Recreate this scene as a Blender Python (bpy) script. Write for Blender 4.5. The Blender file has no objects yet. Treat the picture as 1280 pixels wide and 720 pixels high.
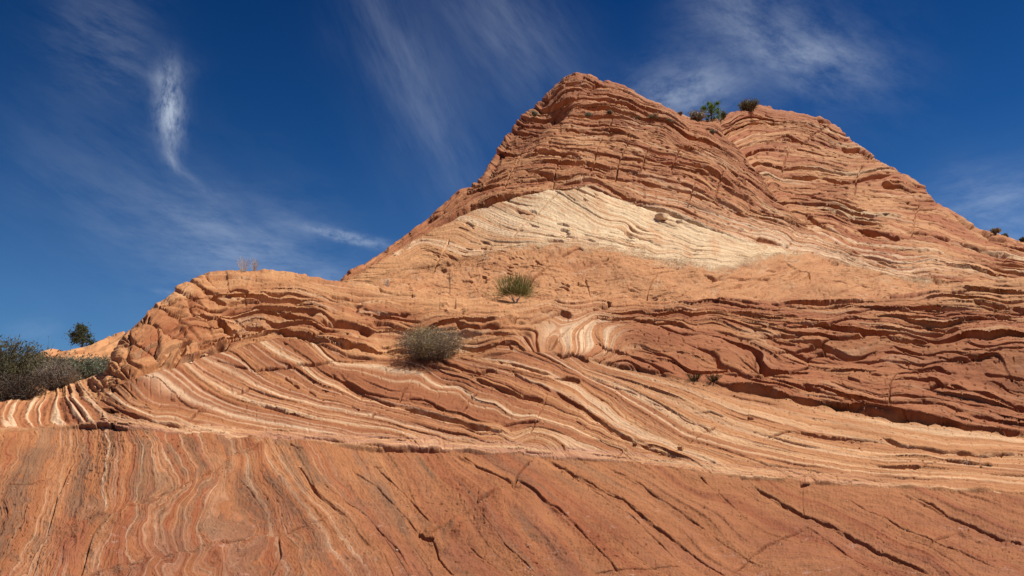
import bpy, math, random
import numpy as np
from mathutils import Vector
sc = bpy.context.scene
COL = sc.collection
F32 = np.float32
# ---------------------------------------------------------------- camera
FPX = 930.0                      # focal length in photo pixels (1280 wide)
PITCH = math.radians(12.0)
cam_d = bpy.data.cameras.new('camera'); cam = bpy.data.objects.new('camera', cam_d); COL.objects.link(cam)
cam_d.sensor_width = 36.0; cam_d.lens = 36.0 * FPX / 1280.0
cam_d.clip_start = 0.05; cam_d.clip_end = 6000
cam.location = (0, 0, 0); cam.rotation_euler = (math.pi/2 + PITCH, 0, 0)
sc.camera = cam
# ---------------------------------------------------------------- sun + exposure
SUN_EL, SUN_AZ = math.radians(63), math.radians(66)     # azimuth clockwise from +Y (view direction)
sd = bpy.data.lights.new('sun', 'SUN'); so = bpy.data.objects.new('sun', sd); COL.objects.link(so)
sd.energy = 5.0; sd.angle = math.radians(0.53); sd.color = (1.0, 0.95, 0.87)
sv = Vector((math.cos(SUN_EL)*math.sin(SUN_AZ), math.cos(SUN_EL)*math.cos(SUN_AZ), math.sin(SUN_EL)))
so.rotation_euler = sv.to_track_quat('Z', 'Y').to_euler()
sc.view_settings.view_transform = 'Standard'; sc.view_settings.look = 'None'
sc.cycles.max_bounces = 3; sc.cycles.diffuse_bounces = 2; sc.cycles.transparent_max_bounces = 4
sc.view_settings.exposure = 0.22; sc.view_settings.gamma = 1.0

def pix_dir(u, v):
    """unit direction(s) of a photo position as seen from the eye"""
    x = (np.asarray(u, dtype=np.float64) - 640) / FPX; y = (360 - np.asarray(v, dtype=np.float64)) / FPX
    dy = math.cos(PITCH) - y * math.sin(PITCH); dz = math.sin(PITCH) + y * math.cos(PITCH)
    return x, dy + 0*x, dz + 0*x

# ---------------------------------------------------------------- world
class NT:
    def __init__(s, tree): s.t = tree; s.n = tree.nodes; s.l = tree.links
    def new(s, t, **k):
        n = s.n.new(t)
        for a, b in k.items(): setattr(n, a, b)
        return n
    def put(s, inp, v):
        if isinstance(v, bpy.types.NodeSocket): s.l.new(v, inp)
        elif v is not None: inp.default_value = v
    def math(s, op, a, b=None, c=None, clamp=False):
        n = s.new('ShaderNodeMath', operation=op); n.use_clamp = clamp
        s.put(n.inputs[0], a); s.put(n.inputs[1], b)
        if c is not None: s.put(n.inputs[2], c)
        return n.outputs[0]
    def noise(s, vec, scale, detail=4, rough=0.55, dist=0.0, dims='3D'):
        n = s.new('ShaderNodeTexNoise', noise_dimensions=dims)
        s.put(n.inputs['Vector'], vec)
        n.inputs['Scale'].default_value = scale; n.inputs['Detail'].default_value = detail
        n.inputs['Roughness'].default_value = rough; n.inputs['Distortion'].default_value = dist
        return n.outputs['Fac']
    def comb(s, x, y, z):
        n = s.new('ShaderNodeCombineXYZ'); s.put(n.inputs[0], x); s.put(n.inputs[1], y); s.put(n.inputs[2], z); return n.outputs[0]
    def mix(s, f, a, b, typ='MIX'):
        n = s.new('ShaderNodeMix', data_type='RGBA', blend_type=typ)
        s.put(n.inputs[0], f); s.put(n.inputs[6], a); s.put(n.inputs[7], b); return n.outputs[2]
    def ramp(s, fac, stops):
        n = s.new('ShaderNodeValToRGB'); s.put(n.inputs[0], fac)
        e = n.color_ramp.elements
        while len(e) < len(stops): e.new(0.5)
        for k, (p, c) in enumerate(stops):
            e[k].position = p; e[k].color = (c, c, c, 1) if isinstance(c, (int, float)) else (*c, 1)
        return n.outputs[0]

world = bpy.data.worlds.new('World'); sc.world = world; world.use_nodes = True
world.cycles.sampling_method = 'MANUAL'; world.cycles.sample_map_resolution = 256
W = NT(world.node_tree); W.n.clear()
sky = W.new('ShaderNodeTexSky', sky_type='NISHITA'); sky.sun_disc = False
sky.sun_elevation = SUN_EL; sky.sun_rotation = SUN_AZ
sky.altitude = 1700; sky.air_density = 1.0; sky.dust_density = 0.25; sky.ozone_density = 3.0
tc = W.new('ShaderNodeTexCoord'); D = tc.outputs['Generated']
sep = W.new('ShaderNodeSeparateXYZ'); W.l.new(D, sep.inputs[0])
AZ = W.math('ARCTAN2', sep.outputs[0], sep.outputs[1]); EL = W.math('ARCSINE', sep.outputs[2])
# deep polarised blue of high dry air: the sky darkens with height
hg = W.ramp(W.math('DIVIDE', EL, 0.62), [(0.0, (0.62, 0.92, 1.18)), (0.28, (0.43, 0.81, 1.16)), (0.62, (0.12, 0.48, 0.88)), (1.0, (0.02, 0.27, 0.62))])
base = W.mix(1.0, sky.outputs[0], hg, 'MULTIPLY')
def azel(u, v):
    x, y, z = pix_dir(u, v); L = math.sqrt(x*x+y*y+z*z)
    return math.atan2(x, y), math.asin(z / L)
WARP = W.noise(W.comb(AZ, EL, 0.0), 6.0, 2, dims='2D')
dens = None
def wisp(u0, v0, u1, v1, wid, amp, nscale=9.0, stretch=4.0, lo=0.35, hi=0.75, soft=1.0, seed=0.0):
    """a streak of high cloud between two bearings, torn by noise stretched along it"""
    global dens
    a0, e0 = azel(u0, v0); a1, e1 = azel(u1, v1)
    ca, ce = (a0+a1)/2, (e0+e1)/2; L = math.hypot(a1-a0, e1-e0)/2; th = math.atan2(e1-e0, a1-a0)
    c, s_ = math.cos(th), math.sin(th)
    da = W.math('SUBTRACT', AZ, ca); de = W.math('SUBTRACT', EL, ce)
    p = W.math('ADD', W.math('MULTIPLY', da, c), W.math('MULTIPLY', de, s_))
    q = W.math('SUBTRACT', W.math('MULTIPLY', de, c), W.math('MULTIPLY', da, s_))
    wv = WARP
    q2 = W.math('ADD', q, W.math('MULTIPLY', W.math('SUBTRACT', wv, 0.5), wid/FPX*1.3))
    pe = W.math('POWER', W.math('ABSOLUTE', W.math('DIVIDE', p, L)), 2.2*soft)
    qe = W.math('POWER', W.math('ABSOLUTE', W.math('DIVIDE', q2, wid/FPX)), 1.6*soft)
    m = W.math('EXPONENT', W.math('MULTIPLY', W.math('ADD', pe, qe), -1.2))
    n = W.noise(W.comb(W.math('MULTIPLY_ADD', p, nscale/stretch, seed*3.1), W.math('MULTIPLY_ADD', q, nscale, seed*1.7), 0.0), 4.6, 6, 0.68, 0.0, '2D')
    t = W.new('ShaderNodeMapRange'); t.interpolation_type = 'SMOOTHSTEP'
    W.put(t.inputs[0], n); t.inputs[1].default_value = lo; t.inputs[2].default_value = hi
    d = W.math('MULTIPLY', W.math('MULTIPLY', m, t.outputs[0]), amp*0.8)
    dens = d if dens is None else W.math('ADD', dens, d)
wisp(215, 84, 211, 184, 14, 0.85, 14, 2.2, 0.22, 0.72, 1.0, 1.0)
wisp(212, 78, 224, 108, 26, 0.18, 12, 2.0, 0.2, 0.8, 1.0, 1.7)
wisp(206, 186, 222, 214, 7, 0.3, 16, 3.0, 0.2, 0.7, 1.0, 1.2)
wisp(212, 205, 266, 242, 6, 0.16, 16, 3.5, 0.2, 0.8, 1.0, 2.0)
wisp(60, 20, 210, 90, 55, 0.17, 6, 3.5, 0.2, 0.8, 1, 3.0)
wisp(10, 150, 300, 330, 80, 0.11, 5, 4.0, 0.2, 0.8, 1, 4.0)
wisp(150, 290, 440, 335, 60, 0.32, 6, 3.5, 0.2, 0.8, 1, 5.0)
wisp(240, 250, 360, 320, 40, 0.12, 8, 3.5, 0.2, 0.8, 1, 5.5)
wisp(380, 283, 492, 308, 7.5, 0.40, 22, 1.8, 0.15, 0.75, 1.3, 6.0)
wisp(385, 345, 430, 348, 14, 0.22, 14, 2.0, 0.2, 0.7, 1, 7.0)
wisp(450, -60, 600, 260, 62, 0.26, 4, 4.5, 0.05, 0.95, 1, 8.0)
wisp(560, -60, 720, 130, 60, 0.24, 4, 4.5, 0.05, 0.95, 1, 9.0)
wisp(780, 135, 930, 110, 40, 0.46, 7, 2.0, 0.15, 0.8, 1, 10.0)
wisp(880, -10, 1100, 110, 50, 0.34, 7, 2.5, 0.2, 0.8, 1, 11.0)
wisp(940, 60, 1100, 75, 22, 0.18, 10, 3.0, 0.2, 0.75, 1, 12.0)
wisp(840, 60, 1000, 40, 85, 0.16, 5, 3.0, 0.2, 0.8, 1, 13.0)
wisp(1150, 262, 1340, 215, 28, 0.26, 8, 4.0, 0.2, 0.8, 1, 14.0)
wisp(1180, 255, 1330, 290, 38, 0.22, 8, 3.0, 0.2, 0.8, 1, 15.0)
wisp(10, 415, 75, 405, 12, 0.12, 12, 3.0, 0.2, 0.8, 1, 16.0)
wisp(190, 364, 222, 368, 4, 0.18, 16, 3.0, 0.2, 0.7, 1, 17.0)
dens = W.math('MINIMUM', dens, 0.9)
skyc = W.mix(dens, base, (10.5, 11.8, 13.6, 1))
bg = W.new('ShaderNodeBackground'); W.l.new(skyc, bg.inputs[0]); bg.inputs[1].default_value = 0.055
wo = W.new('ShaderNodeOutputWorld'); W.l.new(bg.outputs[0], wo.inputs[0])
#__WORLD_END__

# ---------------------------------------------------------------- numeric helpers
_rng = np.random.RandomState(7)
_P = _rng.permutation(4096).astype(np.int32); _P = np.concatenate([_P, _P])
_A = _rng.rand(4096) * 2 * np.pi; _GX = np.cos(_A).astype(F32); _GY = np.sin(_A).astype(F32)
def pn(x, y, seed=0):
    x = np.asarray(x, F32) + F32(seed * 17.37); y = np.asarray(y, F32) + F32(seed * 9.71)
    xi = np.floor(x).astype(np.int32); yi = np.floor(y).astype(np.int32)
    fx = x - xi; fy = y - yi; xi &= 4095; yi &= 4095
    ux = fx*fx*fx*(fx*(fx*6-15)+10); uy = fy*fy*fy*(fy*(fy*6-15)+10)
    def g(ix, iy, dx, dy):
        h = _P[_P[ix & 4095] + (iy & 4095)]
        return _GX[h]*dx + _GY[h]*dy
    a = g(xi, yi, fx, fy); b = g(xi+1, yi, fx-1, fy); c = g(xi, yi+1, fx, fy-1); d = g(xi+1, yi+1, fx-1, fy-1)
    a = a + ux*(b-a); c = c + ux*(d-c)
    return (a + uy*(c-a)) * F32(1.5)
def fbm(x, y, o=4, seed=0, g=0.5):
    r = 0; a = 1.0; t = 0
    for i in range(o):
        r = r + a*pn(x*2**i, y*2**i, seed + i*3); t += a; a *= g
    return r / t
def ss(a, b, x): 
    t = np.clip((x - a) / (b - a), 0, 1); return t*t*(3-2*t)
def mixc(a, b, t): return a + (b - a) * t[..., None]
def worley(x, y, seed=0):
    xi = np.floor(x).astype(np.int32); yi = np.floor(y).astype(np.int32)
    f1 = np.full(x.shape, 9.0, F32); f2 = f1.copy(); cid = np.zeros(x.shape, F32)
    for dx in (-1, 0, 1):
        for dy in (-1, 0, 1):
            cx = xi+dx; cy = yi+dy
            h = _P[_P[(cx + seed*31) & 4095] + ((cy + seed*7) & 4095)]
            h2 = _P[h]
            px = cx + h/4096.0; py = cy + h2/4096.0
            d = np.sqrt((x-px)**2 + (y-py)**2).astype(F32)
            near = d < f1
            f2 = np.where(near, f1, np.minimum(f2, d)); cid = np.where(near, h/4096.0, cid); f1 = np.where(near, d, f1)
    return f1, f2, cid
class TPS:
    def __init__(s, pts, vals, reg=1e-4):
        p = np.array(pts, float)/100; v = np.array(vals, float); n = len(p)
        d2 = ((p[:, None]-p[None])**2).sum(-1); K = 0.5*d2*np.log(d2+1e-9); K += np.eye(n)*reg
        A = np.zeros((n+3, n+3)); A[:n, :n] = K; A[:n, n] = 1; A[:n, n+1:] = p; A[n, :n] = 1; A[n+1:, :n] = p.T
        s.w = np.linalg.solve(A, np.concatenate([v, [0, 0, 0]])); s.p = p
    def __call__(s, u, v):
        sh = u.shape; u = (u.ravel()/100).astype(F32); v = (v.ravel()/100).astype(F32); n = len(s.p)
        out = (s.w[n] + s.w[n+1]*u + s.w[n+2]*v).astype(F32)
        for k in range(n):
            d2 = (u-F32(s.p[k, 0]))**2 + (v-F32(s.p[k, 1]))**2
            out += F32(0.5*s.w[k])*d2*np.log(d2+F32(1e-9))
        return out.reshape(sh)
def lines_tps(lines, reg=3e-3, every=28):
    """bedding coordinate: every traced bed is a level line"""
    P, V = [], []
    for val, pts in lines:
        for (a, b) in zip(pts[:-1], pts[1:]):
            n = max(1, int(math.hypot(b[0]-a[0], b[1]-a[1])/every))
            for k in range(n):
                P.append((a[0]+(b[0]-a[0])*k/n, a[1]+(b[1]-a[1])*k/n)); V.append(val)
        P.append(pts[-1]); V.append(val)
    V = np.array(V, float)
    t = TPS(P, V/100, reg)
    return lambda u, v: t(u, v)*100
def yof(line):
    xs = [p[0] for p in line]; ys = [p[1] for p in line]
    return lambda u: np.interp(u, xs, ys).astype(F32)

def groove(dsp, U, V, pts, w, depth, kind='ledge', jit=1.5, seed=0, bulge=0.0, taper=True):
    """carve a parting: kind ledge = sharp upper lip, gently recovering below; crack = symmetric"""
    if kind in ('soft', 'step'): pass
    elif max(p[1] for p in pts) > 545 and w < 10: w *= 0.62; bulge *= 0.6; jit = 1.1
    elif w < 10: w *= 0.8
    xs = [p[0] for p in pts]; ys = [p[1] for p in pts]; M = w*4 + 22
    m = np.nonzero((U > min(xs)-M) & (U < max(xs)+M) & (V > min(ys)-M) & (V < max(ys)+M))
    if len(m[0]) == 0: return
    u = U[m]; v = V[m]
    jx = pn(u/26, v/26, seed+5)*jit*1.5; jy = (pn(u/24, v/24, seed+9)*1.3 + 0.25*pn(u/6, v/6, seed+8))*jit
    u = u+jx; v = v+jy
    best = np.full(u.shape, 1e9, F32); sg = np.zeros(u.shape, F32); along = np.zeros(u.shape, F32)
    L = [0]
    for a, b in zip(pts[:-1], pts[1:]): L.append(L[-1]+math.hypot(b[0]-a[0], b[1]-a[1]))
    for k, (a, b) in enumerate(zip(pts[:-1], pts[1:])):
        ex, ey = b[0]-a[0], b[1]-a[1]; l2 = ex*ex+ey*ey + 1e-9
        t = np.clip(((u-a[0])*ex + (v-a[1])*ey)/l2, 0, 1)
        dx = u-(a[0]+t*ex); dy = v-(a[1]+t*ey); d = np.sqrt(dx*dx+dy*dy)
        cr = (ex*dy - ey*dx) * (1 if (ex > 0 or (ex == 0 and ey > 0)) else -1)
        nb = d < best
        best = np.where(nb, d, best); sg = np.where(nb, np.sign(cr), sg); along = np.where(nb, (L[k] + t*(L[k+1]-L[k]))/max(L[-1], 1e-6), along)
    tp = np.clip(np.sin(np.pi*np.clip(along, 0.0, 1.0))*3.2, 0, 1) if taper else 1.0
    tp = tp*np.clip(0.8 + 0.8*pn(u/22, v/22, seed+2), 0.15, 1.2)
    ww = np.maximum(w*(tp if taper else 1.0), 0.35)
    if kind == 'step':
        dn = ss(-1.0, 0.8, sg*best)
        dsp[m] -= depth*tp*dn*np.exp(-best/(w*0.45))
        if DN[0] is not None: DN[0][m] += 0.10*depth*tp*(1-dn)*np.exp(-best/2.5)
    elif kind == 'soft':
        dsp[m] -= depth*tp*ss(-1.5, 1.0, sg*best)*np.exp(-(best/ww)**1.6)
    elif kind == 'crack':
        pr = np.exp(-(best/np.maximum(ww*0.62, 0.62))**2)
        dsp[m] -= 1.5*depth*tp*pr
    else:
        below = ss(-1.1, 0.6, sg*best)
        pr = below*(1-ss(0.55, 1.0, best/(ww*1.25)))*(0.8+0.35*pn(u/9, v/3, seed+3))
        dsp[m] -= depth*tp*pr
        if DN[0] is not None: DN[0][m] += 0.55*min(w, 4)*tp*(1-below)*np.exp(-best/2.5)
        if bulge: dsp[m] += bulge*tp*(1-below)*np.exp(-(best/(ww*2.5+4))**1.3)

# palette (linear albedo)
CREAM = np.array((0.68, 0.47, 0.29), F32); PALE = np.array((0.74, 0.535, 0.32), F32)
ORANGE = np.array((0.42, 0.175, 0.070), F32); LORANGE = np.array((0.525, 0.255, 0.110), F32)
RED = np.array((0.305, 0.106, 0.043), F32); DRED = np.array((0.22, 0.072, 0.038), F32)
BROWN = np.array((0.225, 0.122, 0.066), F32); PINK = np.array((0.46, 0.225, 0.135), F32)
def gradpx(s, U, V):
    """change of a field per photo pixel"""
    du = np.gradient(s, axis=0)/np.maximum(np.gradient(U, axis=0), 1e-3); dv = np.gradient(s, axis=1)/np.minimum(np.gradient(V, axis=1), -1e-3)
    return np.clip(np.sqrt(du*du+dv*dv), 0.05, 8).astype(F32)
DN = [None]
def sl0(a): return np.minimum(a*1.3, 1)
def beds(s, g, lam, u, ln, seed, lip, depth, px, thr=0.1, gain=1.7, hang=0.7, wt=1.0):
    """shingled beds: each stands out at its lower lip above a thin undercut slot; both pinch out along strike"""
    t = s/lam; k = np.floor(t); f = t - k; gg = g/lam
    def amp(kk, sd): return np.clip(thr + gain*pn(kk*0.71+0.13, u/ln, sd), 0, 1.2)
    a = amp(k, seed); a2 = amp(k+1, seed); sl = amp(k+1, seed+40)
    w = np.clip(px*sl*gg, 1e-3, 0.55)
    if DN[0] is not None: DN[0] += wt*hang*px*sl0(a)*np.exp(-f/gg/2.2)
    depth = depth*1.7
    h = lip*a*(1-f) - depth*np.minimum(sl*1.6, 1)*(1-ss(0.6, 1.0, (1-f)/w))*ss(0.0, 0.15, sl)
    e = np.clip(1.7*gg, 1e-3, 0.5)
    return h + (lip*a2 - h)*ss(1-e, 1.0, f)

# ---------------------------------------------------------------- traced beds and contacts
L1 = yof([(-400, 560), (0, 541), (60, 535), (130, 532), (200, 540), (250, 545), (350, 552), (440, 557), (520, 562), (600, 565), (700, 572), (800, 581), (900, 594), (1000, 603), (1100, 609), (1280, 618), (1700, 636)])
L3 = yof([(-400, 505), (0, 505), (80, 495), (125, 500), (140, 485), (200, 462), (240, 452), (300, 432), (350, 423), (395, 428), (430, 446), (480, 451), (560, 450), (600, 446), (650, 440), (690, 440), (720, 447), (780, 462), (880, 477), (950, 492), (1050, 511), (1150, 527), (1280, 545), (1700, 590)])
crestA = yof([(-500, 560), (-120, 515), (0, 503), (40, 494), (60, 488), (85, 480), (120, 468), (138, 462), (143, 440), (150, 425), (160, 413), (175, 400), (200, 378), (225, 360), (245, 347), (262, 340), (300, 338), (340, 337), (380, 341), (405, 350), (425, 353), (440, 352), (480, 358), (520, 366), (560, 371), (600, 372), (640, 377), (700, 374), (760, 374), (830, 377), (900, 374), (960, 375), (1040, 371), (1100, 371), (1160, 362), (1200, 352), (1280, 346), (1500, 350), (1900, 380)])
_cA = crestA
crestA = lambda u: (_cA(u) + (1.6*pn(u/19.0, u*0, 301) + 0.8*pn(u/7.0, u*0, 302))*np.clip((np.asarray(u)+600)/700, 0, 1)).astype(F32)
F1 = lines_tps([
 (0, [(5, 540), (0, 580), (-15, 630), (-30, 720)]), (60, [(74, 537), (72, 568), (60, 600), (50, 634), (39, 673), (15, 715)]),
 (100, [(104, 537), (106, 568), (100, 600), (92, 640), (80, 670), (66, 715)]),
 (131, [(130, 537), (132, 568), (129, 603), (134, 638), (118, 670), (108, 715)]), (167, [(160, 541), (173, 568), (166, 595), (165, 622), (152, 650), (146, 690)]),
 (212, [(198, 543), (202, 572), (214, 592), (222, 612), (206, 634), (202, 662), (216, 690), (214, 715)]),
 (262, [(241, 545), (253, 568), (264, 592), (255, 620), (248, 655), (268, 680), (280, 715)]), (298, [(285, 560), (296, 592), (311, 611), (334, 642), (340, 670), (352, 715)]),
 (358, [(338, 564), (358, 599), (381, 627), (397, 646), (427, 681), (450, 715)]), (386, [(366, 570), (389, 607), (424, 640), (470, 690)]),
 (487, [(472, 566), (482, 580), (495, 611), (513, 650), (545, 690), (560, 715)]), (553, [(532, 566), (551, 596), (583, 618), (614, 666), (645, 697), (668, 718)]),
 (626, [(575, 568), (610, 590), (641, 610), (670, 640), (700, 675), (730, 715)]), (652, [(612, 570), (655, 602), (676, 617), (715, 652), (765, 705)]),
 (730, [(684, 574), (723, 596), (777, 627), (816, 656), (854, 683), (900, 715)]), (830, [(780, 584), (850, 622), (900, 655), (960, 700)]),
 (935, [(870, 594), (935, 602), (1005, 640), (1063, 666), (1125, 700), (1150, 714)]), (1040, [(985, 604), (1080, 640), (1180, 690), (1225, 715)]),
 (1120, [(1070, 610), (1125, 616), (1203, 650), (1280, 681)]), (1230, [(1200, 616), (1280, 645)])])
F3 = lines_tps([
 (-16, [(-20, 541), (60, 537), (130, 535), (200, 542)]), (8, [(300, 551)]), (22, [(440, 560)]), (38, [(540, 566), (620, 569)]), (60, [(710, 575)]), (82, [(800, 583)]), (108, [(900, 596)]),
 (128, [(1000, 606), (1100, 612), (1280, 622)]),
 (10, [(140, 491), (163, 510), (194, 522), (233, 530)]), (22, [(198, 469), (226, 491), (264, 510), (311, 522), (373, 534), (427, 545), (500, 553)]),
 (32, [(233, 459), (264, 483), (296, 498), (350, 512), (427, 529), (505, 543), (583, 556)]), (42, [(249, 452), (311, 483), (350, 498), (427, 514), (505, 534), (583, 551), (660, 562)]),
 (55, [(300, 440), (340, 470), (400, 495), (453, 508), (520, 525)]), (66, [(377, 457), (417, 480), (453, 498), (487, 508), (560, 528), (640, 550)]),
 (84, [(417, 452), (473, 457), (527, 467), (573, 484), (620, 504), (667, 521), (715, 535), (777, 559), (854, 585)]),
 (105, [(560, 456), (620, 475), (680, 500), (738, 527), (800, 556)]), (124, [(640, 446), (690, 462), (723, 479), (761, 502), (796, 529), (854, 558), (931, 585), (1009, 596)]),
 (136, [(780, 500), (853, 543), (931, 568), (1009, 584), (1141, 598), (1280, 607)]), (152, [(730, 463), (789, 483), (854, 510), (931, 540), (1009, 562), (1110, 578), (1280, 590)]),
 (168, [(761, 463), (853, 486), (931, 518), (1009, 541), (1110, 555), (1183, 568), (1280, 572)]), (182, [(853, 473), (1009, 506), (1125, 525), (1280, 546)])])
F4 = lines_tps([
 (0, [(120, 520), (160, 500), (240, 455), (300, 434), (350, 424), (400, 432), (480, 450), (560, 449), (640, 444)]),
 (30, [(140, 465), (190, 440), (250, 415), (300, 408), (350, 410), (400, 418), (460, 425), (540, 425), (620, 420), (660, 415)]),
 (64, [(150, 425), (200, 395), (250, 378), (300, 372), (360, 377), (430, 390), (500, 395), (580, 398), (640, 390), (690, 384)]),
 (95, [(175, 390), (240, 350), (300, 345), (380, 350), (440, 362), (520, 372), (600, 376), (700, 378), (800, 378)]),
 (45, [(684, 446), (690, 424), (708, 404), (745, 391), (800, 388), (850, 391), (920, 402), (1000, 420)]),
 (20, [(756, 438), (749, 422), (762, 409), (790, 404), (830, 408), (870, 416), (930, 430)]),
 (-6, [(775, 446), (850, 456), (920, 464)]), (8, [(960, 472), (1020, 480), (1100, 496)]),
 (5, [(790, 424), (860, 438), (920, 448)]), (-15, [(760, 461), (880, 477), (1000, 500), (1150, 528), (1280, 545)]),
 (44, [(1060, 430), (1100, 424), (1180, 428), (1280, 432)]), (22, [(1120, 470), (1180, 484), (1240, 498), (1280, 504)]),
 (66, [(990, 402), (1080, 404), (1180, 408), (1280, 402)]), (100, [(800, 378), (900, 378), (1000, 378), (1100, 374), (1280, 374)])])
# butte
crestB = yof([(300, 420), (390, 372), (420, 353), (430, 346), (440, 338), (455, 330), (470, 320), (490, 306), (510, 292), (530, 276), (545, 262), (565, 245), (585, 232), (598, 215), (605, 200), (615, 184), (627, 165), (640, 151), (650, 140), (665, 127), (680, 113), (695, 105), (705, 97), (720, 92), (735, 93), (750, 100), (765, 103), (780, 108), (800, 120), (825, 130), (850, 143), (870, 150), (885, 151), (900, 150), (912, 142), (930, 137), (950, 132), (975, 135), (1000, 141), (1025, 146), (1045, 158), (1060, 168), (1075, 184), (1090, 193), (1105, 206), (1125, 220), (1145, 231), (1155, 240), (1170, 255), (1190, 265), (1205, 275), (1225, 288), (1245, 293), (1262, 297), (1280, 303), (1400, 345), (1700, 400)])
_cB = crestB
crestB = lambda u: (_cB(u) + 2.6*pn(u/21.0, u*0, 303) + 1.5*pn(u/8.0, u*0, 304)).astype(F32)
capL = yof([(380, 380), (440, 348), (500, 312), (540, 288), (570, 271), (600, 258), (640, 247), (690, 238), (735, 234), (775, 247), (820, 262), (860, 275), (900, 290), (945, 304), (1000, 316), (1130, 345), (1700, 420)])
wedgeB = yof([(380, 400), (480, 345), (560, 332), (640, 312), (700, 308), (780, 318), (850, 332), (900, 339), (950, 326), (1000, 318), (1020, 316), (1100, 335), (1160, 352), (1700, 430)])
FC = lines_tps([
 (0, [(470, 336), (500, 312), (540, 288), (570, 271), (600, 258), (640, 247), (690, 238), (735, 234), (775, 247), (820, 262), (860, 275), (900, 290), (945, 304), (1000, 318), (1110, 344)]),
 (18, [(500, 302), (560, 258), (600, 238), (640, 228), (700, 222), (740, 222), (800, 236), (870, 258), (936, 277), (1014, 305), (1092, 328), (1170, 347)]),
 (42, [(600, 218), (640, 203), (680, 196), (740, 200), (800, 208), (870, 227), (920, 247), (960, 268), (1000, 288), (1060, 308)]),
 (72, [(625, 178), (660, 168), (700, 164), (760, 167), (820, 182), (880, 202), (930, 226), (960, 246), (985, 262)]),
 (105, [(650, 145), (700, 131), (760, 132), (830, 152), (880, 172), (920, 195)]), (135, [(690, 110), (722, 99), (760, 110), (810, 130), (860, 151)])])
FW = lines_tps([
 (0, [(500, 340), (560, 345), (640, 335), (720, 335), (800, 345), (900, 352), (1000, 340), (1100, 352)]),
 (22, [(500, 325), (529, 311), (582, 328), (640, 322), (720, 316), (780, 322), (850, 334)]),
 (45, [(540, 290), (570, 283), (620, 298), (680, 304), (740, 310), (820, 324), (890, 334)]),
 (62, [(607, 258), (651, 278), (701, 290), (764, 305), (820, 319), (900, 330), (950, 325)]),
 (82, [(692, 241), (732, 262), (780, 280), (820, 297), (880, 315), (940, 322)]), (100, [(735, 236), (800, 262), (860, 285), (930, 306), (1000, 316)])])
FH = lines_tps([
 (0, [(1000, 345), (1130, 352), (1280, 362)]), (22, [(1010, 300), (1053, 312), (1131, 328), (1209, 338), (1280, 347)]),
 (48, [(985, 262), (1033, 270), (1092, 290), (1154, 302), (1248, 322), (1280, 330)]), (78, [(960, 232), (1014, 248), (1092, 257), (1170, 264), (1209, 277)]),
 (100, [(940, 210), (975, 220), (1053, 229), (1123, 229), (1142, 240)]), (135, [(925, 180), (955, 172), (1014, 178), (1084, 190)]),
 (165, [(905, 155), (930, 142), (998, 146), (1053, 166)])])

def build_grid(name, us, rows_fn, nrows):
    pass

def make_mesh(name, P, col, attrs, mat):
    nu, nv = P.shape[:2]
    me = bpy.data.meshes.new(name)
    me.vertices.add(nu*nv); me.vertices.foreach_set('co', P.reshape(-1).astype(F32))
    idx = np.arange(nu*nv, dtype=np.int32).reshape(nu, nv)
    q = np.stack([idx[:-1, :-1], idx[1:, :-1], idx[1:, 1:], idx[:-1, 1:]], -1).reshape(-1, 4)
    n = len(q); me.loops.add(n*4); me.polygons.add(n)
    me.loops.foreach_set('vertex_index', q.ravel())
    me.polygons.foreach_set('loop_start', np.arange(0, n*4, 4, dtype=np.int32))
    me.polygons.foreach_set('loop_total', np.full(n, 4, np.int32))
    me.update(calc_edges=True)
    me.polygons.foreach_set('use_smooth', np.ones(n, bool))
    ca = me.color_attributes.new('tint', 'FLOAT_COLOR', 'POINT')
    ca.data.foreach_set('color', np.concatenate([col, np.ones(col.shape[:2]+(1,), F32)], -1).reshape(-1).astype(F32))
    a = me.attributes.new('bed', 'FLOAT_VECTOR', 'POINT')
    a.data.foreach_set('vector', attrs.reshape(-1).astype(F32))
    me.materials.append(mat)
    o = bpy.data.objects.new(name, me); COL.objects.link(o); o['kind'] = 'structure'
    return o

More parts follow.
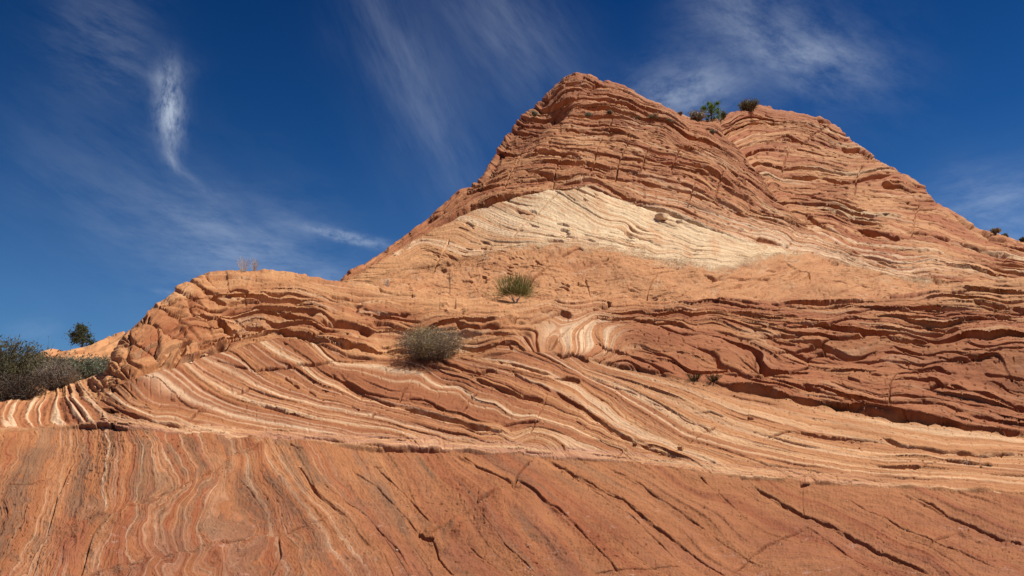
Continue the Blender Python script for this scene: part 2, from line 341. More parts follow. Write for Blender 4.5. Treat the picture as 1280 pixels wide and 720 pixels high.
def rock_mat(name, bump=0.02, scale=1.0):
    m = bpy.data.materials.new(name); m.use_nodes = True; T = NT(m.node_tree); T.n.clear()
    at = T.new('ShaderNodeAttribute', attribute_name='tint'); b = T.new('ShaderNodeAttribute', attribute_name='bed')
    tcn = T.new('ShaderNodeTexCoord'); ob = tcn.outputs['Object']
    sp = T.new('ShaderNodeSeparateXYZ'); T.l.new(b.outputs['Vector'], sp.inputs[0])
    S, Wd, lam = sp.outputs[0], sp.outputs[1], sp.outputs[2]
    v1 = T.comb(T.math('MULTIPLY', S, 0.5), T.math('MULTIPLY', Wd, 0.006), 0.0)
    n1 = T.noise(v1, 1.0, 3, 0.65, 0, '2D')
    g1 = T.noise(ob, 9.0*scale, 5, 0.68); g2 = T.noise(ob, 70*scale, 2, 0.75); g3 = T.noise(ob, 1.3*scale, 3, 0.6)
    gm = T.ramp(g1, [(0.25, 0.72), (0.5, 1.0), (0.75, 1.2)])
    c = T.mix(0.55, at.outputs['Color'], gm, 'MULTIPLY')
    lm = T.ramp(n1, [(0.3, (0.66, 0.58, 0.54)), (0.5, (1.0, 1.0, 1.0)), (0.68, (1.30, 1.42, 1.5))])
    c = T.mix(lam, c, lm, 'MULTIPLY')
    sp2 = T.ramp(g2, [(0.28, 0.60), (0.45, 1.0), (0.62, 1.0), (0.78, 1.3)])
    c = T.mix(0.5, c, sp2, 'MULTIPLY')
    va = T.ramp(g3, [(0.3, (0.84, 0.80, 0.80)), (0.5, (1, 1, 1)), (0.7, (1.1, 1.12, 1.14))])
    c = T.mix(0.8, c, va, 'MULTIPLY')
    bs = T.new('ShaderNodeBsdfPrincipled'); T.l.new(c, bs.inputs['Base Color'])
    bs.inputs['Roughness'].default_value = 0.92; bs.inputs['Specular IOR Level'].default_value = 0.18
    h = T.math('ADD', T.math('MULTIPLY', T.math('MULTIPLY', n1, lam), 0.8), T.math('ADD', T.math('MULTIPLY', g1, 0.9), T.math('MULTIPLY', g2, 0.22)))
    bp = T.new('ShaderNodeBump'); bp.inputs['Strength'].default_value = 0.75; bp.inputs['Distance'].default_value = bump
    T.l.new(h, bp.inputs['Height']); T.l.new(bp.outputs[0], bs.inputs['Normal'])
    o = T.new('ShaderNodeOutputMaterial'); T.l.new(bs.outputs[0], o.inputs[0])
    return m

def surface(us, crest, vbot, nr, lower, depth_fn, round_px, round_amt, back, step_back, slope_back):
    """front rows from vbot up to the crest, seen rows dense; then rows that fall away behind"""
    t = np.linspace(0, 1, nr)
    U = np.repeat(us[:, None], nr, 1).astype(F32)
    C = crest(us)[:, None]
    V = (vbot + (C - vbot)*t[None]).astype(F32)
    if lower is not None:
        lo = np.repeat(np.array(lower, F32)[None], len(us), 0); U = np.concatenate([np.repeat(us[:, None], lo.shape[1], 1).astype(F32), U], 1); V = np.concatenate([lo, V], 1)
    R = depth_fn(U, V)
    d = np.clip((V - C)/round_px, 0, 1)
    R = R*(1 + round_amt*(1-np.sqrt(1-(1-d)**2)))
    x, y, z = pix_dir(U, V); h = np.sqrt(x*x+y*y)
    P = np.stack([x/h*R, y/h*R, z/h*R], -1)
    return U, V, R, P

def normals(P):
    du = np.gradient(P, axis=0); dv = np.gradient(P, axis=1)
    n = np.cross(du, dv); n /= (np.linalg.norm(n, axis=-1, keepdims=True)+1e-12)
    f = np.sum(n*P, -1) > 0; n[f] *= -1
    return n

def down_dir(P):
    t = -np.gradient(P, axis=1); return t/(np.linalg.norm(t, axis=-1, keepdims=True)+1e-9)
def add_back(P, n, steps, slope):
    """rows behind the crest: carry on away from the eye and fall"""
    last = P[:, -1]; h = last[:, :2]/np.linalg.norm(last[:, :2], axis=1, keepdims=True)
    out = [P]; d = 0.0; z = last[:, 2].copy()
    for k in range(n):
        st = steps*(1.22**k); d += st; z = z - st*slope*min(1.0, 0.12+k/7)
        row = np.concatenate([last[:, :2]+h*d, z[:, None]], 1); out.append(row[:, None])
    return np.concatenate(out, 1)

def cols(a, b, step, out_lo, out_hi):
    mid = np.arange(a, b, step)
    lo = a - np.cumsum(step*1.12**np.arange(1, 60)); lo = lo[lo > out_lo][::-1]
    hi = b + np.cumsum(step*1.12**np.arange(0, 60)); hi = hi[hi < out_hi]
    return np.concatenate([lo, mid, hi])

# ---------------------------------------------------------------- layer A : the near slickrock slope
depA = TPS([(-300, 900), (640, 900), (1500, 900), (-100, 720), (300, 720), (640, 720), (1000, 720), (1350, 720), (0, 640), (640, 640), (1280, 650),
            (-100, 560), (0, 545), (150, 537), (400, 555), (640, 568), (900, 596), (1280, 618), (1500, 640),
            (0, 507), (80, 496), (130, 500), (250, 452), (350, 426), (450, 450), (560, 450), (660, 442), (880, 477), (1050, 511), (1280, 545),
            (150, 440), (200, 390), (300, 345), (400, 355), (300, 400), (450, 400), (560, 415), (640, 400), (520, 372), (640, 380), (780, 378), (780, 430), (950, 430), (950, 378), (1100, 376), (1100, 440), (1280, 440), (1280, 365), (1500, 400), (1150, 480),
            (-300, 540), (1600, 720), (1700, 560)],
           np.log([2.9, 2.9, 2.9, 5.0, 4.9, 4.9, 4.8, 4.7, 6.1, 5.8, 5.6,
            8.2, 8.3, 8.2, 7.8, 7.5, 6.9, 6.6, 6.4,
            10.6, 11.2, 10.0, 11.0, 11.8, 11.0, 11.0, 10.8, 9.8, 9.4, 9.0,
            11.3, 12.6, 14.2, 14.2, 12.7, 12.7, 12.2, 12.6, 14.0, 14.2, 13.8, 12.0, 11.8, 13.6, 13.4, 11.4, 11.2, 13.4, 12.5, 10.4,
            9.5, 4.6, 8.0]), 1e-3)
def build_slope():
    us = cols(-14, 1294, 0.72, -520, 1850)
    NR = 640; low = [2600, 1900, 1450, 1200, 1050, 950, 890, 850, 820, 800, 785, 773, 764, 757, 751, 746.5, 743]
    U, V, R, P = surface(us, crestA, 740.0, NR, low, lambda u, v: np.exp(np.clip(depA(u, np.minimum(v, 1000)), -2, 4)) * np.where(v > 1000, (1000-300)/(np.maximum(v, 1000)-300), 1), 22, 0.05, 0, 0, 0)
    Nrm = normals(P)
    C = crestA(U); y1 = L1(U) + pn(U/60, U*0, 3)*3.0 + 1.6*np.round(1.6*pn(U/26, U*0, 7)) + 0.5*pn(U/5, U*0, 8); y3 = L3(U) + pn(U/50, U*0, 4)*2.5
    m1 = ss(-1.0, 1.0, V-y1); m4 = 1-ss(-1.0, 1.0, V-y3); m3 = (1-m1)*(1-m4)
    col = np.zeros(P.shape, F32); dsp = np.zeros(U.shape, F32); bed = np.zeros(P.shape, F32)
    D1 = np.zeros(U.shape, F32); D3 = D1.copy(); D4 = D1.copy(); DG = D1.copy(); DN[0] = None
    # --- foreground cross-beds
    left = ss(600, 330, U); lowr = ss(560, 700, V)
    wU = U + 4*pn(U/70, V/70, 11) ; wV = V + 4*pn(U/65, V/65, 13)
    s1 = F1(wU, wV)
    off = np.zeros(U.shape, F32)
    for k, (pts, w, dp) in enumerate(SCALLOPS): groove(off, U, V, pts, w, dp, 'soft', jit=3, seed=60+k, taper=True)
    s1 = s1 + off + left*(7*fbm(U/70, V/44, 2, 21) + 3.2*pn(U/22, V/17, 22) + 1.3*pn(U/9, V/8, 23)) + (1-left)*1.5*pn(U/30, V/30, 24)
    v1 = 0.65*pn(s1/34, V/400, 31) + 0.55*pn(s1/11, V/300, 32)*(0.55+0.45*left) + 0.40*pn(s1/3.8, V/220, 33)*(0.25+0.75*left)
    b = 0.5+0.5*np.clip(1.5*v1, -1, 1)
    c1 = mixc(np.broadcast_to(RED*1.22, P.shape), ORANGE*1.02, ss(0.15, 0.50, b))
    thin = np.clip(pn(s1/3.4, V/260, 35)*1.8, 0, 1)*ss(-0.2, 0.25, pn(s1/22, V/60, 36))
    c1 = mixc(c1, LORANGE*1.05, ss(0.55, 0.9, b)*0.55*(0.45+0.55*left))
    c1 = mixc(c1, CREAM*0.85, thin*0.42*(0.12+0.88*left))
    vp = fbm(s1/30, V/75, 3, 41) + 0.35*fbm(U/14, V/14, 3, 42); vm = ss(0.08, 0.24, vp)
    c1 = mixc(c1, BROWN*1.25, np.clip(vm*(0.10+0.55*left), 0, 0.6))
    for sv_, wd, lo_, hi_ in ((176, 9, 545, 625), (222, 6, 555, 600), (100, 6, 570, 640), (236, 10, 630, 690), (296, 11, 590, 660), (330, 8, 600, 650), (398, 9, 560, 610), (538, 6, 566, 600), (600, 9, 635, 680), (28, 14, 560, 700), (470, 8, 600, 670)):
        bb_ = np.exp(-((s1-sv_-5*pn(V/24, s1*0, 45)-2.5*pn(V/8, s1/8, 455))/wd)**4)*ss(lo_-8, lo_+10, V)*ss(hi_+8, hi_-10, V); c1 = mixc(c1, mixc(np.broadcast_to(BROWN*1.05, P.shape), ORANGE*0.8, ss(0.1, 0.5, fbm(U/7, V/7, 2, 456))), bb_*0.72)
    bs = ss(0.10, 0.30, fbm(s1/26+9, V/120, 3, 43)); c1 = mixc(c1, BROWN*1.1, bs*0.42*(1-left)*ss(900, 700, U))
    vf = ss(-0.15, 0.35, fbm(s1/60, V/60, 3, 44))*ss(590, 710, V); c1 = mixc(c1, np.array((0.36, 0.14, 0.075), F32), vf*0.5)
    st = np.exp(-((s1-131-1.5*pn(V/9, V*0, 46))/1.7)**2)*ss(640, 630, V)*ss(0, 5, V-y1); c1 = mixc(c1, CREAM*1.12, st*0.95)
    for sv_, wd in ((196, 1.3), (205, 1.0), (212, 1.8), (226, 1.2), (262, 1.1), (148, 0.9), (75, 1.0), (60, 0.8), (300, 1.6), (349, 2.4), (366, 1.6), (240, 1.0), (178, 1.0)):
        st = np.exp(-((s1-sv_)/wd)**2)*(0.30+0.6*np.clip(pn(V/30, s1/50, 47)+0.3, 0, 1)); c1 = mixc(c1, CREAM, st*0.8)
    lich = ss(0.22, 0.40, fbm(U/20+4+V/30, V/7, 5, 48, 0.75))*ss(600, 680, V)*ss(-0.05, .25, pn(U/90, V/50, 49)); c1 = mixc(c1, np.array((0.60, 0.40, 0.30), F32), lich*0.6)
    g1 = gradpx(s1, U, V)
    d1 = 1.6*pn(s1/34, V/150, 31) + 0.6*pn(s1/11, V/120, 32) + 0.35*left*pn(s1/3.8, V/120, 33)
    d1 += beds(s1+2*pn(U/120, V/120, 25), g1, 21, V, 80, 26, 1.6, 2.2, 1.6, -0.25) + beds(s1, g1, 7.3, V, 60, 27, 0.6, 0.9, 1.1, -0.2)
    d1 += 11*fbm(U/200, V/110, 3, 37) + left*(4.0*pn(U/80, V/55, 38)) + 1.0*fbm(U/12, V/9, 3, 39) - 0.35*off
    # --- striped set
    flat = 1-0.6*ss(500, 700, U)
    s3 = F3(U, V + (1.0*pn(U/90, V/40, 52) + 0.35*pn(U/26, V/12, 53))*flat)
    rgt = ss(560, 900, U)
    b3 = 0.62*pn(s3/8.5, U/700, 61) + 0.40*pn(s3/3.4, U/500, 62) + 0.28*pn(s3/1.6, U/400, 63) + 0.22*rgt - 0.02
    mid = ss(565, 480, V)*ss(400, 470, U)*ss(790, 680, U)
    b3 = b3 - 0.30*mid
    c3 = mixc(np.broadcast_to(RED*1.0, P.shape), ORANGE*0.97, ss(-0.5, 0.2, b3)); c3 = mixc(c3, LORANGE, ss(0.1, 0.4, b3)*0.85); c3 = mixc(c3, CREAM, ss(0.3, 0.65, b3)*0.7)
    ln = pn(s3/1.1, U/500, 78); c3 = mixc(c3, RED, ss(0.12, 0.5, ln)*0.5)
    for sv_, wd, k in STRIPES:
        st = np.exp(-(np.abs(s3-sv_-0.5*pn(U/90, V/90, 64))/(wd*0.50))**2.4); c3 = mixc(c3, CREAM*1.03, st*k*0.85*(0.8+0.35*pn(U/60, s3/8, 65)))
    rel = V-y1
    basal = ss(-17, -12, rel + 4*pn(U/60, U*0, 66))*ss(60, 140, U)*ss(1280, 900, U)
    bt = (rel + 1.2*pn(U/60, V/20, 69) - 0.02*(U-640)); bb = pn(bt/3.0, U/220, 67)+0.5*pn(bt/1.4, U/120, 68)
    cb_ = mixc(mixc(np.broadcast_to(PINK*1.0, P.shape), LORANGE*1.03, ss(-0.2, 0.3, bb)), CREAM, ss(0.25, 0.6, bb)*0.6)
    c3 = mixc(c3, cb_, basal*0.85)
    hl = ss(760, 900, U); c3 = mixc(c3, LORANGE*1.05, hl*0.30)
    rowb = np.clip(pn(s3/1.5 + 3, U/260, 77)*1.6, 0, 1); c3 = mixc(c3, RED*1.1, rowb*0.30*(1-mid))
    g3 = gradpx(s3, U, V); DN[0] = D3
    d3 = 0.8*pn(s3/8.5, U/200, 61) + 0.4*pn(s3/3.4, U/160, 62) + 3.5*fbm(U/160, V/70, 2, 57)
    d3 += beds(s3+2*pn(U/100, V/60, 54), g3, 10.5, U, 110, 55, 2.4, 4.0, 3.4, 0.0) + beds(s3, g3, 4.1, U, 90, 56, 1.1, 2.4, 2.0, -0.05)
    gb = np.ones_like(U); db_ = beds(-bt, gb, 3.6, U, 50, 58, 1.2, 3.0, 2.2, 0.05); d3 = d3*(1-0.7*basal) + basal*db_
    # --- contorted dark red unit
    domeL = ss(470, 380, U); rgt4 = ss(660, 780, U); cent = 1-rgt4; swirl = np.exp(-(((U-738)/56)**2 + ((V-417)/25)**2)**1.5)
    calm = 1-0.75*swirl
    wx = U + 9*fbm(U/80, V/42, 2, 81); wy = V + (7*fbm(U/95, V/40, 2, 83) + 2.2*pn(U/34, V/13, 84))*calm
    s4 = F4(wx, wy)
    r1 = pn(s4/13, wx/150, 85); r2 = pn(s4/5.5, wx/90, 86); r3 = pn(s4/2.4, wx/60, 87); r4 = pn(s4/8, wx/70, 88)
    g4 = gradpx(s4, U, V); DN[0] = D4
    amp4 = 0.75+0.25*rgt4
    d4 = beds(s4+7*pn(U/90, V/40, 181), g4, 17, wx, 120, 182, 4.5, 7.5, 6.5, 0.25) *amp4 + beds(s4+2.5*pn(U/60, V/30, 183), g4, 7.2, wx, 80, 184, 2.6, 5.5, 4.2, 0.12)*amp4 + beds(s4, g4, 3.3, wx, 50, 185, 1.2, 2.8, 2.2, 0.0)*(0.3+0.7*rgt4)
    d4 += 1.2*r1 + 0.7*r2 + 9*fbm(wx/120, V/56, 2, 89) + 3.0*cent*pn(U/36, V/18, 90)
    d4 = d4*calm + swirl*(2.0*pn(s4/4, U/120, 94)+3)
    cvn = pn(s4/8.5, wx/44, 91); cdp = ss(0.30, 0.50, cvn)*cent; d4 -= 5.0*cdp*calm
    brow = 1-ss(8, 40, V-C); d4 = d4*(1-0.60*brow*ss(900, 700, U)-0.3*brow*rgt4)
    c4 = mixc(np.broadcast_to(RED*1.12, P.shape), ORANGE, ss(-0.35, 0.35, 0.6*r1+0.5*r2+0.4*r4 + 0.25*cent)*(1-0.35*rgt4*ss(400, 450, V)))
    c4 = mixc(c4, LORANGE, 0.6*cent*ss(-0.15, 0.4, r4+0.3*r3) + 0.45*brow*cent + 0.25*rgt4*ss(0.1, 0.4, r2)*ss(450, 420, V))
    c4 = mixc(c4, CREAM, np.clip(ss(0.36, 0.7, r2+0.6*r3)*(0.34-0.14*rgt4), 0, 1))
    swb = swirl*ss(-0.2, 0.2, pn(s4/3.0, U/400, 94)+0.6*pn(s4/1.3, U/400, 95)+0.10)*ss(800, 740, U); c4 = mixc(c4, LORANGE*1.05, swirl*0.5); c4 = mixc(c4, CREAM*1.02, np.clip(swb*1.3, 0, 0.82))
    slab = np.exp(-(((U-855)/90)**2 + ((V-430-(U-860)*0.18)/18)**2)**1.6); c4 = mixc(c4, RED*1.12, slab*0.8); d4 = d4*(1-0.72*slab) + 6*slab
    drr = ss(1040, 1180, U)*ss(425, 445, V); c4 = mixc(c4, RED*1.0, drr*0.55)
    fl = np.exp(-(((U-470)/85)**2 + ((V-440)/8)**2)**2); c4 = mixc(c4, LORANGE*1.1, fl*0.8); d4 = d4*(1-0.6*fl)
    kn = ss(1120, 1200, U)*ss(392, 372, V); c4 = mixc(c4, LORANGE*0.95, kn*0.7)
    # jointed blocks at the left end of the dome
    bx = ss(285, 235, U)*ss(0, 6, V-C)*ss(0, 8, y3-V)
    a = math.radians(30); xr = ((U*math.cos(a)+V*math.sin(a)) + 9*pn(U/24, V/24, 96))/40; yr = ((-U*math.sin(a)+V*math.cos(a)) + 5*pn(U/26, V/26, 97))/17
    f1_, f2_, cid = worley(xr, yr, 3)
    blk = 6*ss(0.0, 0.30, f2_-f1_) + 8*(cid-0.5) + 3*np.sqrt(np.clip(1-(f1_/0.9)**2, 0, 1))
    d4 = d4*(1-0.15*bx) + bx*0.55*(blk-1)
    c4 = mixc(c4, RED*1.1, bx*0.35*(cid < 0.4)); c4 = mixc(c4, LORANGE*1.05, bx*0.4*(cid > 0.75))
    over = ss(860, 960, U); d4 += over*6*np.exp(-np.clip(y3-V, 0, 99)/16)
    # --- left end: striped hump
    lh = ss(150, 110, U)*ss(0, -6, V-y1)
    s5 = U + 4*pn(U/20, V/14, 98) + 9*np.sin((V-500)/13.0)*(1-ss(60, 110, U)) - (V-520)*0.9*ss(50, 110, U)
    b5 = pn(s5/11, V/90, 99)+0.7*pn(s5/4.5, V/90, 100)
    c5 = mixc(np.broadcast_to(RED*1.1, P.shape), ORANGE, ss(-0.4, 0.2, b5)); 
    c5 = mixc(c5, CREAM*1.05, 0.8*ss(0.26, 0.5, b5 + 0.42*np.exp(-((U-92)/20)**2) + 0.3*np.exp(-((U-14)/7)**2) + 0.2*np.exp(-((U-45)/7)**2)))
    c5 = mixc(c5, LORANGE, ss(506, 496, V)*0.7)
    d5 = 2.0*b5 + 7*np.exp(-(((U-95)/30)**2+((V-512)/14)**2)) + 3*fbm(U/30, V/14, 3, 101)
    D4 *= calm*(0.7+0.3*rgt4)*(1-0.4*bx)
    DN[0] = DG
    # --- combine
    dsp = d1*m1 + (d3*m3 + d4*m4)
    dsp = dsp*(1-lh*0.85) + lh*d5
    d1 = d1
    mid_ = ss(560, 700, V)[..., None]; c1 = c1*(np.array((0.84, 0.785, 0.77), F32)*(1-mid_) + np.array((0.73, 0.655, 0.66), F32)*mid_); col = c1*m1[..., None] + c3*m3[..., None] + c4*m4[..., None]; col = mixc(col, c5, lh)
    bed[..., 0] = s1*m1 + s3*1.6*m3 + s4*1.2*m4; bed[..., 1] = U*m3 + wx*m4 + V*m1
    bed[..., 2] = m1*(0.12+0.26*left) + m3*0.42 + m4*0.28; bed[..., 2] *= (1-0.7*bx)*(1-0.6*lh)
    # step along the basal contact and at the top of the striped set
    G = lambda *a, **k: groove(dsp, U, V, *a, **k)
    for i, (pts, w, dp) in enumerate(STEPS): G(pts, w, dp*0.5, 'step', seed=i*2.1+40, jit=1.6)
    for i, (pts, w, dp, kd) in enumerate(CRACKS_A): G(pts, w, dp, kd, seed=i*1.3, bulge=(dp*0.25 if kd == 'ledge' else 0))
    col = CUSTOM_A(col, U, V)
    edge = ss(0, 3, V-C)                                  # keep the skyline itself
    dsp = dsp*(0.35+0.65*edge)
    sal = s1*m1 + s3*m3 + s4*m4
    dsp += (0.22+0.22*m1)*pn(U/3.1, V/3.1, 110) + 0.5*m1*fbm(U/9, V/6, 3, 115) - 1.4*m1*ss(0.46, 0.6, pn(U/6, V/4, 116))*ss(0.1, 0.4, pn(U/90, V/60, 117)) + (0.55*m4+0.4*m3+0.5*m1*left)*pn(sal/1.3, (U*(m3+m4)+V*m1)/9, 112) - 1.6*(0.3*m1+0.6*m3+m4)*ss(0.42, 0.6, pn(sal/1.6, (U*(m3+m4)+V*m1)/6, 113))
    dsp = dsp*ss(900, 745, V)
    dsp = dsp + m3*ss(-9, 0, V-y1)*3.0*np.clip(0.4+1.2*pn(U/34, U*0, 114), 0, 1); hang = (D3*m3 + D4*m4)*(1-lh) + DG*1.3*ss(0, 6, V-C)
    DN[0] = None
    P2 = P + Nrm*(dsp*R/FPX)[..., None] + down_dir(P)*(hang*R/FPX)[..., None]
    nb = 16
    P3 = add_back(P2, nb, 0.09, 0.75)
    def ext(a): return np.concatenate([a, np.repeat(a[:, -1:], nb, 1)], 1)
    o = make_mesh('rock_slope', P3, ext(col), ext(bed), rock_mat('slickrock', 0.03, 1.0))
    return o, U, V, P2

STRIPES = ((18.5, 0.7, .6), (24.8, 0.8, .7), (35.6, .7, .7), (42, .7, .6), (47.8, .7, .6), (62, .7, .6), (70, .8, .6), (81, .7, .6), (9, 2.0, .9), (14, 0.8, .6), (22, 2.6, 1.0), (27, 0.9, .8), (33, 2.2, 1.0), (38, 1.1, .7), (45, 2.4, .95), (51, 1.0, .7), (58, 0.8, .5), (66, 1.6, .8), (84, 2.0, 1.0), (89, 0.7, .5), (96, 0.7, .4), (112, 1.0, .6), (120, 1.5, .8), (130, 1.0, .6), (138, 1.9, .9), (143, 1.0, .8), (153, 1.7, .8), (159, .8, .7), (169, 1.5, .8), (176, 1.0, .6))
SCALLOPS = [([(60, 660), (130, 646), (175, 628), (233, 607), (266, 596), (295, 573), (345, 556)], 20, 17), ([(352, 664), (311, 669), (249, 681), (214, 693), (109, 714)], 16, 15), ([(642, 607), (600, 628), (560, 652), (520, 671)], 24, 16)]
STEPS = [([(60, 664), (130, 646), (175, 628), (233, 607), (266, 596), (295, 573), (352, 553)], 60, 8), ([(360, 664), (311, 669), (249, 681), (214, 693), (90, 718)], 50, 7), ([(650, 604), (600, 628), (560, 652), (525, 674), (500, 700)], 60, 7),
 ([(1010, 652), (977, 671), (942, 691), (910, 718)], 60, 6), ([(560, 563), (610, 590), (641, 607), (676, 621), (730, 665)], 36, 5), ([(930, 600), (1005, 640), (1063, 668), (1125, 700), (1165, 722)], 40, 7), ([(680, 571), (723, 596), (777, 627), (816, 656), (880, 700)], 34, 5),
 ([(430, 640), (395, 655), (352, 666)], 50, 5), ([(1120, 614), (1203, 650), (1284, 683)], 34, 5), ([(1200, 655), (1184, 664), (1170, 672), (1155, 684)], 50, 4), ([(366, 560), (395, 612), (424, 641), (470, 690)], 30, 4), ([(120, 540), (118, 590), (105, 640), (92, 715)], 26, 3),
 ([(410, 456), (453, 490), (497, 506), (583, 530), (640, 543)], 22, 6), ([(688, 489), (738, 518), (777, 545), (860, 576)], 22, 6), ([(590, 474), (645, 494), (690, 505)], 16, 6), ([(1090, 543), (1125, 556), (1184, 565), (1290, 569)], 14, 5)]
